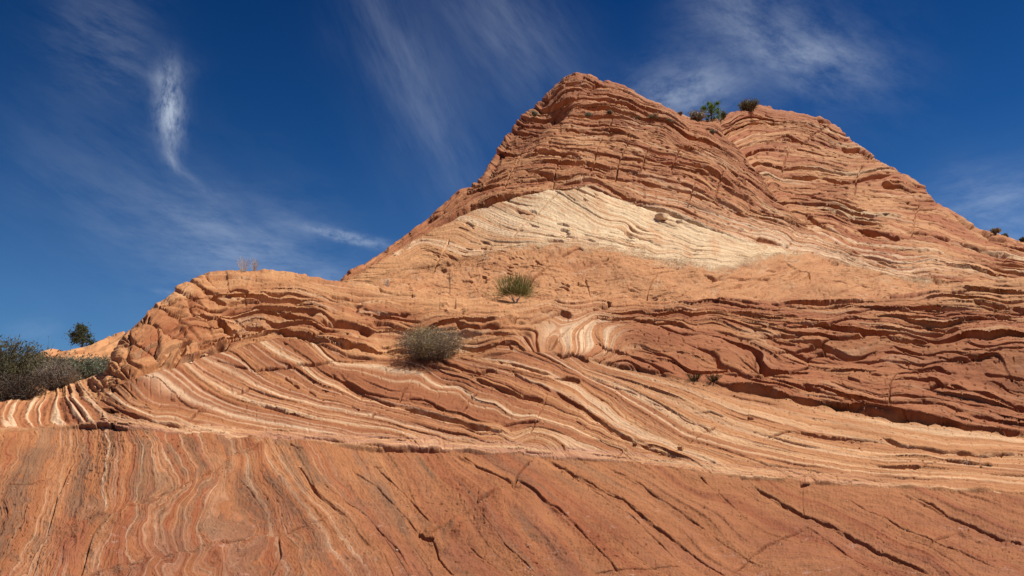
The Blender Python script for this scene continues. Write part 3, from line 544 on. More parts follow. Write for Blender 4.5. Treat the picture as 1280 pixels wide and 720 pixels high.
CRACKS_A = [
 # foreground
 ([(575, 566), (610, 590), (641, 608)], 2.2, 8, 'ledge'), ([(641, 610), (646, 597), (653, 586), (662, 573)], 3.6, 14, 'ledge'),
 ([(642, 608), (600, 628), (560, 652), (534, 672)], 1.5, 7, 'ledge'), ([(522, 667), (534, 672), (543, 672)], 4.5, 14, 'ledge'),
 ([(645, 601), (676, 621), (700, 638), (715, 652)], 2.6, 9, 'ledge'), ([(715, 652), (765, 705), (775, 718)], 1.0, 3, 'crack'),
 ([(684, 573), (723, 596), (777, 627), (816, 656), (856, 684)], 1.5, 6, 'ledge'), ([(870, 594), (905, 622), (935, 645)], 1.2, 4, 'ledge'),
 ([(935, 601), (1005, 640), (1063, 668), (1125, 700), (1165, 722)], 2.6, 9, 'ledge'), ([(1003, 610), (1003, 622), (1005, 640)], 1.0, 5, 'crack'),
 ([(915, 714), (942, 691), (977, 671), (1003, 656)], 1.6, 8, 'ledge'), ([(1160, 681), (1170, 672), (1184, 664)], 1.0, 4, 'crack'),
 ([(850, 679), (880, 700), (908, 720)], 1.4, 6, 'ledge'), ([(1130, 616), (1203, 650), (1284, 683)], 1.5, 6, 'ledge'), ([(1240, 623), (1252, 629)], 1.5, 5, 'ledge'),
 ([(130, 646), (175, 628), (233, 607), (266, 596), (295, 573), (332, 560)], 1.4, 5, 'ledge'), ([(102, 716), (116, 668), (138, 644)], 2.2, 4, 'crack'),
 ([(352, 664), (311, 669), (249, 681), (214, 693), (109, 714)], 1.4, 5, 'ledge'), ([(350, 664), (352, 690), (340, 718)], 1.2, 5, 'crack'),
 ([(288, 588), (311, 611), (334, 642), (352, 664)], 1.8, 4, 'ledge'), ([(373, 584), (395, 615), (424, 641)], 1.8, 6, 'ledge'), ([(424, 641), (395, 654), (352, 664)], 1.0, 4, 'crack'),
 ([(362, 560), (372, 566), (380, 565)], 2.4, 8, 'ledge'), ([(466, 576), (478, 577)], 2.0, 5, 'ledge'), ([(430, 575), (470, 605), (500, 640), (525, 668)], 1.2, 4, 'ledge'),
 ([(540, 673), (548, 697), (569, 718)], 1.1, 5, 'crack'), ([(400, 600), (450, 640), (500, 690), (520, 720)], 1.2, 4, 'ledge'), ([(600, 640), (640, 690), (670, 718)], 1.0, 4, 'ledge'), ([(700, 580), (740, 612), (800, 655), (850, 700)], 1.0, 4, 'ledge'), ([(470, 575), (500, 612), (540, 655)], 1.2, 4, 'ledge'),
 ([(760, 585), (850, 640), (940, 700), (960, 718)], 1.0, 4, 'ledge'), ([(1050, 620), (1150, 668), (1250, 712)], 1.2, 4, 'ledge'), ([(1000, 650), (1060, 690), (1100, 716)], 1.0, 4, 'ledge'),
 ([(740, 716), (772, 711), (800, 709), (850, 706)], 1.1, 5, 'crack'), ([(0, 612), (40, 608), (62, 596)], 1.2, 3, 'crack'), ([(40, 718), (60, 660), (72, 620), (90, 580)], 1.2, 3, 'crack'),
 # basal contact
 ([(126, 512), (165, 520), (195, 528), (234, 534)], 3.0, 8, 'ledge'), ([(212, 500), (219, 502)], 2.2, 9, 'ledge'), ([(165, 508), (178, 511), (190, 513)], 1.5, 6, 'ledge'),
 ([(234, 528), (250, 514), (268, 508)], 2.0, 8, 'ledge'), ([(376, 547), (400, 549), (436, 553)], 2.2, 7, 'ledge'), ([(440, 555), (520, 562), (600, 566)], 1.6, 5, 'ledge'),
 ([(655, 565), (675, 567), (690, 569)], 2.2, 7, 'ledge'), ([(345, 546), (365, 548)], 1.8, 5, 'ledge'), ([(1000, 606), (1012, 606)], 2.5, 9, 'ledge'),
 # striped set
 ([(291, 498), (300, 494), (312, 486)], 2.0, 8, 'ledge'), ([(460, 523), (470, 516), (484, 511)], 1.8, 7, 'ledge'), ([(313, 464), (330, 463), (373, 456), (420, 451)], 2.2, 8, 'ledge'),
 ([(268, 450), (285, 455), (312, 463)], 1.8, 5, 'ledge'), ([(356, 470), (365, 477), (376, 485)], 2.2, 7, 'ledge'), ([(386, 488), (396, 494)], 2.5, 7, 'ledge'), ([(440, 508), (450, 513)], 2.2, 7, 'ledge'),
 ([(413, 466), (430, 476), (453, 490), (478, 501), (497, 506)], 2.8, 8, 'ledge'), ([(497, 507), (544, 518), (583, 530), (631, 540)], 3.6, 11, 'ledge'), ([(629, 534), (650, 529), (678, 526)], 2.4, 8, 'ledge'),
 ([(577, 518), (583, 505), (596, 492)], 2.0, 8, 'ledge'), ([(662, 546), (672, 520), (684, 494)], 2.0, 8, 'ledge'), ([(499, 504), (505, 488), (518, 474)], 2.2, 8, 'ledge'),
 ([(508, 500), (530, 503), (560, 516)], 1.8, 6, 'ledge'), ([(530, 457), (560, 461), (583, 468), (602, 470)], 2.0, 8, 'ledge'), ([(596, 468), (610, 462), (622, 464)], 3.6, 11, 'ledge'),
 ([(594, 475), (620, 483), (645, 494), (682, 503)], 3.2, 10, 'ledge'), ([(688, 475), (706, 474), (726, 480)], 3.6, 11, 'ledge'), ([(688, 489), (712, 503), (738, 518), (777, 545), (812, 560), (856, 573)], 2.8, 9, 'ledge'),
 ([(721, 529), (735, 533)], 3.2, 10, 'ledge'), ([(640, 466), (665, 480), (690, 492)], 1.8, 6, 'ledge'), ([(760, 578), (775, 568), (784, 558)], 1.8, 7, 'ledge'), ([(620, 450), (660, 462), (690, 470)], 1.8, 6, 'ledge'),
 ([(730, 472), (790, 492), (850, 520), (900, 545)], 1.2, 4, 'ledge'), ([(952, 551), (968, 543), (990, 541), (1034, 545)], 1.8, 7, 'ledge'), ([(1034, 545), (1060, 551), (1080, 552)], 1.4, 5, 'ledge'),
 ([(1098, 545), (1125, 556), (1184, 565), (1230, 569), (1284, 568)], 3.2, 10, 'ledge'), ([(1182, 578), (1210, 580), (1243, 583)], 3.4, 10, 'ledge'), ([(934, 523), (943, 524)], 2.6, 9, 'ledge'),
 ([(859, 554), (875, 541), (895, 532)], 2.0, 8, 'ledge'), ([(1140, 588), (1160, 582), (1175, 578)], 1.0, 4, 'crack'), ([(865, 514), (890, 515), (908, 520)], 1.4, 5, 'ledge'),
 ([(1110, 572), (1140, 578), (1170, 577)], 1.4, 5, 'ledge'), ([(900, 560), (960, 582), (1040, 594)], 1.2, 4, 'ledge'),
 # red unit, right
 ([(880, 476), (950, 491), (1000, 502), (1050, 511), (1150, 527), (1290, 546)], 5.5, 9, 'ledge'),
 ([(1112, 512), (1112, 483), (1122, 466)], 1.6, 8, 'crack'), ([(1160, 489), (1172, 486), (1188, 484)], 4.0, 12, 'ledge'), ([(1187, 485), (1242, 498), (1290, 505)], 3.2, 10, 'ledge'),
 ([(1000, 485), (1040, 498), (1090, 512)], 3.2, 9, 'ledge'), ([(1150, 505), (1200, 516), (1260, 528)], 3.0, 9, 'ledge'), ([(1215, 377), (1240, 383), (1290, 384)], 3.6, 11, 'ledge'),
 ([(1189, 366), (1200, 363), (1214, 360)], 3.2, 10, 'ledge'), ([(1098, 417), (1113, 427), (1135, 428), (1162, 427)], 3.4, 11, 'ledge'), ([(1053, 394), (1093, 388), (1142, 394)], 2.6, 8, 'ledge'),
 ([(958, 449), (996, 441), (1036, 430), (1086, 422)], 2.8, 9, 'ledge'), ([(1002, 449), (1020, 446), (1034, 440)], 4.0, 10, 'ledge'), ([(936, 414), (986, 411), (1033, 410), (1086, 403)], 2.4, 8, 'ledge'),
 ([(1150, 410), (1185, 414), (1200, 413)], 2.4, 7, 'ledge'), ([(930, 395), (960, 396), (1000, 394)], 2.2, 7, 'ledge'), ([(940, 425), (985, 424), (1020, 421)], 2.4, 7, 'ledge'),
 ([(1060, 452), (1110, 448), (1170, 452), (1230, 450)], 2.2, 7, 'ledge'), ([(1085, 470), (1140, 466), (1200, 470)], 2.0, 6, 'ledge'), ([(1060, 474), (1075, 477)], 2.8, 8, 'ledge'), ([(985, 472), (1000, 466), (1012, 460)], 1.6, 7, 'crack'),
 ([(900, 465), (950, 476), (1000, 480)], 2.0, 6, 'ledge'), ([(800, 436), (840, 452), (862, 466)], 2.8, 8, 'ledge'), ([(765, 440), (800, 455), (845, 470)], 2.2, 7, 'ledge'), ([(745, 430), (765, 441), (790, 446)], 2.0, 6, 'ledge'),
 ([(760, 402), (790, 399), (830, 404), (862, 414)], 2.8, 8, 'ledge'), ([(800, 385), (835, 388), (860, 390)], 2.4, 7, 'ledge'), ([(820, 410), (850, 421), (880, 421)], 2.4, 7, 'ledge'), ([(960, 380), (1020, 384), (1060, 382)], 1.8, 5, 'ledge'),
 ([(890, 414), (925, 425), (960, 432)], 2.0, 6, 'ledge'), ([(1200, 440), (1240, 444), (1284, 440)], 2.0, 6, 'ledge'), ([(1230, 468), (1284, 476)], 2.0, 6, 'ledge'), ([(1180, 395), (1230, 398), (1270, 394)], 2.0, 6, 'ledge'),
 # red unit, middle and dome
 ([(286, 364), (298, 362), (311, 366)], 6.0, 14, 'ledge'), ([(258, 372), (270, 374), (284, 378)], 3.0, 8, 'ledge'), ([(318, 386), (357, 392), (398, 395)], 8.0, 15, 'ledge'), ([(362, 378), (375, 381), (388, 384)], 3.0, 8, 'ledge'),
 ([(292, 399), (307, 410), (334, 413)], 5.0, 12, 'ledge'), ([(236, 396), (267, 400), (290, 416), (307, 424)], 4.5, 12, 'ledge'), ([(232, 455), (255, 436), (288, 428)], 8.0, 16, 'ledge'), ([(212, 462), (228, 432), (240, 425)], 9.0, 16, 'ledge'),
 ([(398, 408), (420, 403), (445, 405), (470, 415)], 9.0, 17, 'ledge'), ([(418, 434), (445, 434), (472, 438)], 6.5, 14, 'ledge'), ([(350, 416), (380, 418), (405, 420)], 4.0, 9, 'ledge'), ([(570, 408), (600, 413), (625, 407), (650, 395)], 8.0, 16, 'ledge'),
 ([(550, 388), (560, 387)], 3.0, 8, 'ledge'), ([(571, 385), (581, 384)], 4.5, 11, 'ledge'), ([(452, 385), (480, 390), (515, 391)], 3.5, 8, 'ledge'), ([(575, 422), (610, 420), (650, 416)], 3.0, 8, 'ledge'),
 ([(630, 432), (638, 431), (642, 436)], 4.5, 11, 'ledge'), ([(685, 398), (700, 391), (715, 394)], 5.0, 11, 'ledge'), ([(675, 391), (690, 388)], 3.0, 8, 'ledge'), ([(740, 386), (758, 382), (764, 377)], 3.5, 9, 'crack'), ([(686, 440), (700, 420), (716, 409)], 3.0, 8, 'ledge'),
 ([(470, 360), (490, 367), (520, 372)], 3.0, 7, 'ledge'), ([(660, 405), (690, 398)], 3.0, 8, 'ledge'), ([(700, 447), (715, 443), (738, 452)], 3.5, 9, 'ledge'), ([(395, 348), (406, 352)], 3.0, 7, 'ledge'),
]
def CUSTOM_A(col, U, V): return col
OA, UA, VA, PA = build_slope()

# ---------------------------------------------------------------- layer B : the butte
gully = [(892, 140), (905, 165), (925, 185), (945, 208), (965, 232), (985, 256), (1005, 282), (1030, 300), (1080, 322), (1150, 346), (1300, 400), (1800, 520)]
gx = np.array([p[0] for p in gully], float); gy = np.array([p[1] for p in gully], float)
depB = TPS([(300, 440), (640, 440), (1000, 440), (1300, 440), (430, 350), (500, 355), (640, 365), (780, 365), (900, 365), (1050, 365), (1200, 350), (1290, 340),
            (500, 305), (570, 262), (640, 247), (735, 234), (860, 275), (945, 304), (1050, 330), (640, 300), (780, 305), (600, 215), (650, 150), (722, 94), (740, 165), (800, 125), (860, 150), (830, 210), (900, 230), (940, 260),
            (960, 150), (1050, 170), (1100, 215), (1180, 262), (1270, 300), (1040, 240), (1100, 280), (1180, 310), (1500, 400)],
           np.log([15.5, 15.5, 15.5, 16, 21, 20, 19.5, 19.5, 19.5, 20.5, 22, 23,
            27, 31, 30.5, 31, 29, 27.5, 27, 24.5, 24.5, 36.5, 43, 48, 40, 46, 44, 35, 35, 33,
            56, 56, 51, 47, 42, 43, 36, 32, 26]), 1e-3)
CRACKS_B = [
 ([(945, 296), (962, 301), (988, 311)], 4.0, 13, 'ledge'), ([(878, 345), (905, 348), (965, 347)], 2.0, 7, 'ledge'), ([(736, 232), (760, 242), (800, 255), (830, 265), (900, 290), (930, 302)], 2.6, 9, 'ledge'),
 ([(540, 286), (570, 270), (600, 258), (640, 246), (690, 237), (735, 233)], 3.0, 9, 'ledge'), ([(700, 240), (680, 258), (667, 270), (655, 282), (640, 296)], 1.3, 7, 'crack'), ([(620, 303), (600, 316), (580, 328)], 2.2, 7, 'ledge'),
 ([(707, 182), (700, 186), (690, 183), (670, 193)], 1.0, 3, 'crack'), ([(667, 191), (682, 194), (696, 197)], 4.5, 13, 'ledge'), ([(700, 199), (714, 202), (728, 202)], 4.5, 13, 'ledge'), ([(663, 216), (690, 221), (704, 222)], 3.2, 10, 'ledge'),
 ([(711, 142), (680, 161), (649, 183), (633, 199), (605, 227)], 3.0, 9, 'crack'), ([(732, 225), (740, 215), (744, 205)], 1.0, 5, 'crack'), ([(790, 168), (778, 195), (772, 215), (768, 228)], 1.0, 5, 'crack'), ([(815, 180), (806, 200), (798, 220)], 1.2, 6, 'crack'),
 ([(700, 165), (730, 164), (770, 167), (800, 173)], 2.2, 7, 'ledge'), ([(650, 130), (700, 122), (760, 126), (800, 140)], 2.6, 8, 'ledge'), ([(700, 105), (730, 108), (760, 108)], 2.0, 6, 'ledge'), ([(760, 128), (790, 138), (840, 155), (860, 166)], 2.6, 8, 'ledge'),
 ([(630, 212), (680, 206), (760, 212), (830, 224), (900, 246)], 2.0, 6, 'ledge'), ([(740, 222), (800, 226), (860, 240), (920, 262), (950, 280)], 3.0, 10, 'ledge'), ([(840, 180), (880, 195), (920, 215), (940, 235)], 2.4, 8, 'ledge'),
 ([(860, 205), (900, 222), (935, 245), (965, 268)], 2.6, 8, 'ledge'), ([(780, 192), (840, 205), (890, 222)], 2.4, 8, 'ledge'), ([(600, 240), (625, 234), (650, 230)], 2.4, 8, 'ledge'), ([(530, 280), (560, 262), (590, 246)], 3.0, 9, 'ledge'),
 ([(752, 170), (746, 190), (741, 206)], .9, 5, 'crack'), ([(850, 185), (842, 205), (836, 222)], .9, 5, 'crack'), ([(690, 130), (686, 150), (680, 160)], .9, 5, 'crack'), ([(870, 228), (862, 250), (858, 264)], .8, 4, 'crack'), ([(700, 205), (694, 220), (690, 236)], .8, 4, 'crack'),
 ([(650, 190), (640, 215), (630, 240)], .9, 5, 'crack'), ([(770, 135), (765, 150), (762, 165)], .8, 4, 'crack'), ([(905, 215), (898, 235), (895, 250)], .8, 4, 'crack'), ([(1080, 205), (1072, 225), (1068, 250)], .8, 4, 'crack'), ([(1150, 255), (1142, 275), (1138, 300)], .8, 4, 'crack'), ([(985, 190), (978, 210), (975, 222)], .8, 4, 'crack'),
 ([(560, 300), (552, 320), (540, 345)], .8, 4, 'crack'), ([(820, 345), (812, 360), (808, 374)], .8, 4, 'crack'), ([(700, 312), (650, 345), (600, 365)], 1.0, 4, 'ledge'), ([(1100, 345), (1060, 362), (1030, 372)], 1.0, 4, 'ledge'),
 # right hump
 ([(975, 221), (1010, 222), (1053, 229), (1100, 224), (1125, 226)], 3.2, 11, 'ledge'), ([(1100, 232), (1125, 236), (1145, 246)], 4.0, 12, 'ledge'), ([(1050, 183), (1075, 186), (1098, 199)], 4.0, 12, 'ledge'), ([(1000, 182), (1012, 172), (1040, 156)], 1.6, 7, 'crack'),
 ([(965, 175), (985, 172), (998, 180)], 2.0, 7, 'ledge'), ([(1020, 150), (1040, 154), (1058, 166)], 3.0, 9, 'ledge'), ([(1033, 263), (1060, 272), (1092, 276)], 3.0, 9, 'ledge'), ([(1068, 285), (1095, 293), (1128, 300)], 4.0, 12, 'ledge'),
 ([(1010, 246), (1050, 258), (1085, 266)], 2.6, 9, 'ledge'), ([(1130, 290), (1160, 297), (1190, 300)], 2.6, 9, 'ledge'), ([(1190, 270), (1225, 290), (1262, 305)], 3.0, 10, 'ledge'), ([(1200, 305), (1230, 312), (1262, 322)], 3.0, 9, 'ledge'),
 ([(1225, 332), (1250, 338), (1284, 344)], 3.0, 8, 'ledge'), ([(1060, 310), (1090, 322), (1130, 333)], 1.6, 5, 'ledge'), ([(980, 330), (1010, 340), (1012, 352)], 1.0, 5, 'crack'), ([(700, 322), (725, 312), (733, 314)], 2.0, 7, 'ledge'),
 ([(660, 352), (675, 340), (688, 332)], 2.6, 8, 'ledge'), ([(732, 345), (735, 360), (738, 373)], 0.6, 2.5, 'crack'), ([(597, 357), (607, 350), (618, 345)], 2.4, 8, 'ledge'), ([(585, 347), (600, 344)], 2.2, 7, 'ledge'), ([(577, 352), (592, 354)], 1.6, 6, 'ledge'),
 ([(480, 345), (520, 335), (570, 330)], 1.0, 3, 'crack'), ([(430, 345), (460, 332), (490, 318)], 2.0, 5, 'ledge'), ([(495, 322), (510, 308), (522, 300)], 3.0, 9, 'ledge'), ([(683, 302), (705, 300)], 2.0, 7, 'ledge'), ([(700, 292), (720, 297), (748, 304)], 1.4, 5, 'ledge'),
 ([(1020, 350), (1060, 352), (1090, 356)], 1.6, 5, 'ledge'), ([(770, 286), (800, 300), (850, 313)], 1.2, 4, 'ledge'), ([(1005, 268), (1030, 282), (1060, 296)], 2.4, 7, 'ledge'),
]
def build_butte():
    us = cols(405, 1294, 0.66, 250, 1700)
    NR = 520; low = [520, 470, 445, 425, 412, 404, 399]
    U, V, R, P = surface(us, crestB, 395.0, NR, low, lambda u, v: np.exp(depB(u, v)), 16, 0.06, 0, 0, 0)
    C = crestB(U)
    # distance right of the gully edge: the right hump stands farther back
    gyu = np.interp(U, gx, gy, left=-500, right=900)
    gd = np.where(U < gx[0], -60, (gyu - V))                 # >0 : above / right of the edge line
    hump = ss(-0.5, 5.0, gd + 2.5*pn(U/12, V/12, 150) + 1.2*pn(U/4, V/4, 151))*ss(1110, 1000, U+(V-300)*0.5*0)
    humpfull = np.where(U > gx[0], ss(-1, 2, gd + 2.0*pn(U/12, V/12, 150)), 0)
    hz = np.where(U > gx[0], ss(-0.5, 7.0, gd), 0)*np.clip((1060-U)/120, 0, 1)*ss(6, 30, V-C+6)
    Rn = R*(1+0.075*hz - 0.035*np.exp(-np.clip(-gd, 0, 200)/16)*(gd < 0)*np.clip((1040-U)/100, 0, 1)*(U > gx[0])*0)
    P = P*(Rn/R)[..., None]; R = Rn
    Nrm = normals(P)
    yc = capL(U) + pn(U/20, U*0, 152)*2; yw = wedgeB(U) + 3*pn(U/26, U*0, 153)
    mh = humpfull; mc = (1-ss(-1, 1, V-yc))*(1-mh); mb = ss(-6, 5, V-yw+9*fbm(U/14, V/5, 3, 154))*(1-mh)*(1-mc); mw = (1-mh)*(1-mc)*(1-mb)
    # cap
    sc_ = FC(U+5*pn(U/60, V/30, 160), V+1.8*pn(U/60, V/24, 161)+0.8*pn(U/16, V/8, 162))
    lower = ss(40, 20, sc_ + 6*pn(U/40, V/20, 374))*ss(740, 850, U)                    # smooth sweeping beds right of the wedge
    a1 = pn(sc_/7, U/110, 163); a2 = pn(sc_/3.3, U/60, 164); a3 = pn(sc_/1.7, U/34, 165)
    MM = 0.35+0.65*ss(-0.35, 0.2, pn(U/60, V/26, 370)+0.05); gc = gradpx(sc_, U, V); DC = np.zeros(U.shape, F32); DH = DC.copy(); DG = DC.copy(); DN[0] = DC
    dc = beds(sc_+2.5*pn(U/80, V/40, 166), gc, 8.5, U, 90, 167, 2.8, 6.5, 3.8, 0.12, 2.0)*(0.55+0.45*MM) + beds(sc_+pn(U/60, V/40, 268), gc, 3.9, U, 50, 269, 1.8, 5.0, 2.6, 0.06, 2.0)*MM + beds(sc_, gc, 1.9, U, 30, 270, 0.8, 2.6, 1.6, 0.02)
    dc += 0.8*a1 + 8*fbm(U/90, V/60, 2, 168) + 0.5*pn(U/14, V/9, 169)
    ax_ = ((U-711)*(227-142)-(V-142)*(605-711))/math.hypot(85, 106)     # >0 on the right of the arete line
    tl = np.clip(((U-711)*(-106)+(V-142)*85)/(85*85+106*106), -0.3, 1.4); endf = ss(-0.12, 0.12, tl)*ss(1.25, 0.8, tl)
    dc -= endf*(13*ss(-1.5, -10, ax_) + 10*ss(-1, -4, ax_)*np.exp(-np.clip(-ax_-3, 0, 99)/9))*ss(-80, -30, ax_)
    dc = dc*(1-0.62*lower)
    cc = mixc(np.broadcast_to(RED*1.18, P.shape), ORANGE*1.02, ss(-0.45, 0.3, a1+0.5*a2)); cc = mixc(cc, LORANGE*1.02, ss(-0.1, 0.5, a2+0.4*a3+0.1)*0.65)
    cc = mixc(cc, CREAM, ss(0.3, 0.7, a2+0.5*pn(sc_/2, U/90, 174))*0.40*ss(650, 760, U) ); topm = ss(70, 110, sc_); cc = mixc(cc, RED*1.15, topm*0.45)
    lb = pn(sc_/2.2, U/400, 175)+0.5*pn(sc_/1.0, U/400, 176); cc = mixc(cc, mixc(np.broadcast_to(ORANGE*1.12, P.shape), CREAM, ss(0.05, 0.5, lb+ss(870, 1000, U)*0.2)), lower*0.85)
    for v_, w_ in ((3, .8), (7, 1.2), (11, .7), (15, 1.0), (20, .8), (26, 1.0)):
        cc = mixc(cc, CREAM*1.08, np.exp(-((sc_-v_-0.8*pn(U/60, V/60, 376))/w_)**2)*0.7*ss(850, 940, U))
    lft = ss(660, 600, U); cc = mixc(cc, RED*1.15, lft*0.35)
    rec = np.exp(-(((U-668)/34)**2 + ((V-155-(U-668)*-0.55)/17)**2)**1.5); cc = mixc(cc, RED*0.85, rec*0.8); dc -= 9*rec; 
    vs = np.exp(-(((U-880)/28)**2 + ((V-262-(U-880)*0.38)/4)**2)); cc = mixc(cc, BROWN*0.8, vs*0.5)
    DN[0] = None
    # wedge
    sw = FW(U, V+0.9*pn(U/60, V/20, 181)+0.4*pn(U/14, V/6, 182))
    w1 = pn(sw/4, U/200, 183); w2 = pn(sw/1.8, U/140, 184); w3 = pn(sw/0.9, U/90, 185)
    gw = gradpx(sw, U, V)
    dw = beds(sw, gw, 5.6, U, 90, 276, 1.2, 2.6, 2.2, -0.05) + beds(sw, gw, 2.4, U, 70, 277, 0.7, 1.5, 1.5, -0.05) + 4*fbm(U/90, V/50, 2, 186) + 0.35*fbm(U/9, V/5, 2, 187)
    upr = ss(740, 800, U)*ss(26, 6, V-yc); dw += upr*(2.5*fbm(U/16, V/8, 2, 188)); 
    dw -= 3.2*ss(0.34, 0.46, pn(sw/1.9, U/20, 189))*ss(0.0, 0.3, pn(U/60, V/30, 190))
    cream = np.clip(ss(500, 660, U + (250-V)*0.9 + 40*w1) + 0.25*w2 - ss(300, 335, V)*ss(800, 700, U)*0.55, 0, 1)
    cw = mixc(np.broadcast_to(LORANGE*1.02, P.shape), PALE, cream); cw = mixc(cw, LORANGE*1.03, ss(0.0, 0.45, w2+0.5*w3)*(0.8-0.3*ss(760, 840, U)))
    wash = ss(0.1, 0.4, fbm(U/26-V/60, V/34, 3, 278)); cw = mixc(cw, LORANGE*1.05, wash*0.5); cw = mixc(cw, ORANGE*1.1, ss(0.25, 0.6, w3+0.4*w1)*0.3)
    for sv_, wd in ((30, 1.4), (34, 1.0), (60, 1.6), (52, 1.2)):
        cw = mixc(cw, CREAM*1.12, np.exp(-((sw-sv_)/wd)**2)*0.7)
    # base
    bu = U+18*fbm(U/60, V/30, 2, 200); bv = V+12*fbm(U/60, V/24, 2, 201)
    sb = bv*1.0 + 0.12*(bu-640)*np.sin(bu/140)
    b1 = pn(sb/6, bu/60, 202); b2 = pn(sb/2.5, bu/26, 203)
    db = 1.2*b1 + 0.8*b2 + 8*fbm(U/70, V/36, 3, 204) + 0.8*fbm(U/14, V/8, 2, 205) - 3.6*ss(0.36, 0.48, pn(sb/2.8, bu/15, 206))*ss(0, .3, pn(U/60, V/22, 207)+0.05)
    sd_ = V*0.85 + (U-700)*0.28 + 7*fbm(U/50, V/26, 2, 209); gd_ = gradpx(sd_, U, V)
    db += beds(sd_, gd_, 9, U, 38, 371, 1.6, 3.0, 2.2, -0.12) + beds(sd_, gd_, 4, U, 24, 372, 0.9, 2.2, 1.4, -0.15) + 0.7*fbm(U/5, V/4, 2, 373)
    cb = mixc(np.broadcast_to(ORANGE*1.10, P.shape), LORANGE*1.05, ss(-0.6, 0.4, 0.6*b1+0.3*b2+0.2)); cb = mixc(cb, CREAM, ss(0.2, 0.6, fbm(U/22, V/10, 4, 208)+0.2*b2)*0.35)
    cb = cb*np.array((0.95, 0.92, 0.92), F32)
    # hump
    sh = FH(U+5*pn(U/60, V/30, 210), V+1.8*pn(U/60, V/24, 211)+0.7*pn(U/16, V/8, 212))
    h1 = pn(sh/8, U/130, 213); h2 = pn(sh/3.5, U/70, 214); h3 = pn(sh/1.6, U/40, 215)
    gh = gradpx(sh, U, V); DN[0] = DH
    dh = beds(sh+3*pn(U/80, V/40, 286), gh, 11, U, 110, 287, 3.0, 7.0, 3.8, 0.02, 2.0)*(0.5+0.5*MM) + beds(sh+pn(U/60, V/40, 288), gh, 4.6, U, 64, 289, 1.8, 5.0, 2.4, 0.0, 2.0)*MM + beds(sh, gh, 2.0, U, 40, 290, 0.8, 2.2, 1.5, -0.05)
    dh += 0.7*h1 + 8*fbm(U/90, V/60, 2, 218) + 0.5*pn(U/14, V/9, 219)
    chm = mixc(np.broadcast_to(RED*1.28, P.shape), ORANGE*1.05, ss(-0.5, 0.15, h1+0.5*h2)); chm = mixc(chm, LORANGE*1.05, ss(-0.2, 0.4, h2+0.4*h3+0.25*h1)*0.8); chm = mixc(chm, PALE*0.85, ss(0.15, 0.65, h1*0.6+0.6*pn(sh/5, U/150, 224)+0.3*h3)*0.6)
    for v_, w_ in ((9, 1.0), (14, 1.3), (18, 0.8), (23, 1.4), (28, 0.9), (34, 1.1)):
        chm = mixc(chm, CREAM*1.08, np.exp(-((sh-v_-0.8*pn(U/60, V/60, 375))/w_)**2)*0.8*ss(960, 1010, U)*ss(1230, 1130, U))
    topr = ss(14, 4, V-C)*ss(1120, 1000, U); chm = mixc(chm, RED*1.2, topr*0.7)
    DN[0] = DG
    E = lambda m: m[..., None]
    col = cc*E(mc)+cw*E(mw)+cb*E(mb)+chm*E(mh)
    dsp = dc*mc + dw*mw + db*mb + dh*mh
    dsp += -5*np.exp(-((gd-2)/3.0)**2)*(U > gx[0])*np.clip((1040-U)/60, 0, 1)
    bed = np.zeros(P.shape, F32); bed[..., 0] = sc_*mc*1.3 + sw*2*mw + sb*mb + sh*mh*1.3; bed[..., 1] = U; bed[..., 2] = 0.45*mc+0.5*mw+0.15*mb+0.45*mh
    for i, (pts, w, dp, kd) in enumerate(CRACKS_B): groove(dsp, U, V, pts, w, dp, kd, seed=i*1.7+100, bulge=(dp*0.2 if kd == 'ledge' else 0))
    sal = bed[..., 0]
    dsp += 0.3*pn(U/2.8, V/2.8, 230) + (mc+mh+0.25*mw+0.6*mb)*(0.6*pn(sal/1.4, U/9, 232) - 2.2*ss(0.40, 0.55, pn(sal/1.7, U/7, 233)))
    dsp = dsp*(0.5+0.5*ss(0, 4, V-C))
    DN[0] = None; hang = (DC*mc*(1-0.6*lower) + DH*mh + DG)*ss(0, 6, V-C)
    P2 = P + Nrm*(dsp*R/FPX)[..., None] + down_dir(P)*(hang*R/FPX)[..., None]
    nb = 16; P3 = add_back(P2, nb, 0.3, 0.9)
    ext = lambda a: np.concatenate([a, np.repeat(a[:, -1:], nb, 1)], 1)
    o = make_mesh('butte', P3, ext(col), ext(bed), rock_mat('butte_sandstone', 0.11, 0.35))
    return o, U, V, P2
OB, UB, VB, PB = build_butte()

# ---------------------------------------------------------------- far ridge on the left
def build_ridge():
    us = cols(-20, 330, 1.0, -900, 520)
    cr = yof([(-1000, 520), (-100, 470), (0, 462), (20, 455), (55, 441), (75, 438), (100, 432), (130, 424), (155, 418), (200, 408), (300, 400), (600, 420)])
    U, V, R, P = surface(us, cr, 520.0, 130, [700, 600, 560, 540], lambda u, v: 55 - (v-420)*0.17 + 0*u, 18, 0.08, 0, 0, 0)
    N = normals(P)
    s = V + 0.35*(U-60) + 6*fbm(U/50, V/20, 3, 240)
    d = 3*pn(s/5, U/50, 241)+1.5*pn(s/2.2, U/24, 242) + 6*fbm(U/50, V/30, 3, 243) - 3*ss(0.3, 0.42, pn(s/2.4, U/16, 244))
    c = mixc(np.broadcast_to(ORANGE*1.05, P.shape), LORANGE*1.08, ss(-0.3, 0.3, pn(s/3, U/60, 245)+0.3))
    P2 = P + N*(d*R/FPX)[..., None]; bed = np.zeros(P.shape, F32); bed[..., 0] = s; bed[..., 1] = U; bed[..., 2] = 0.3
    nb = 14; P3 = add_back(P2, nb, 0.5, 0.5); ext = lambda a: np.concatenate([a, np.repeat(a[:, -1:], nb, 1)], 1)
    return make_mesh('distant_ridge', P3, ext(c), ext(bed), rock_mat('ridge_sandstone', 0.05, 0.3)), U, V, P2
OR, UR, VR, PR = build_ridge()

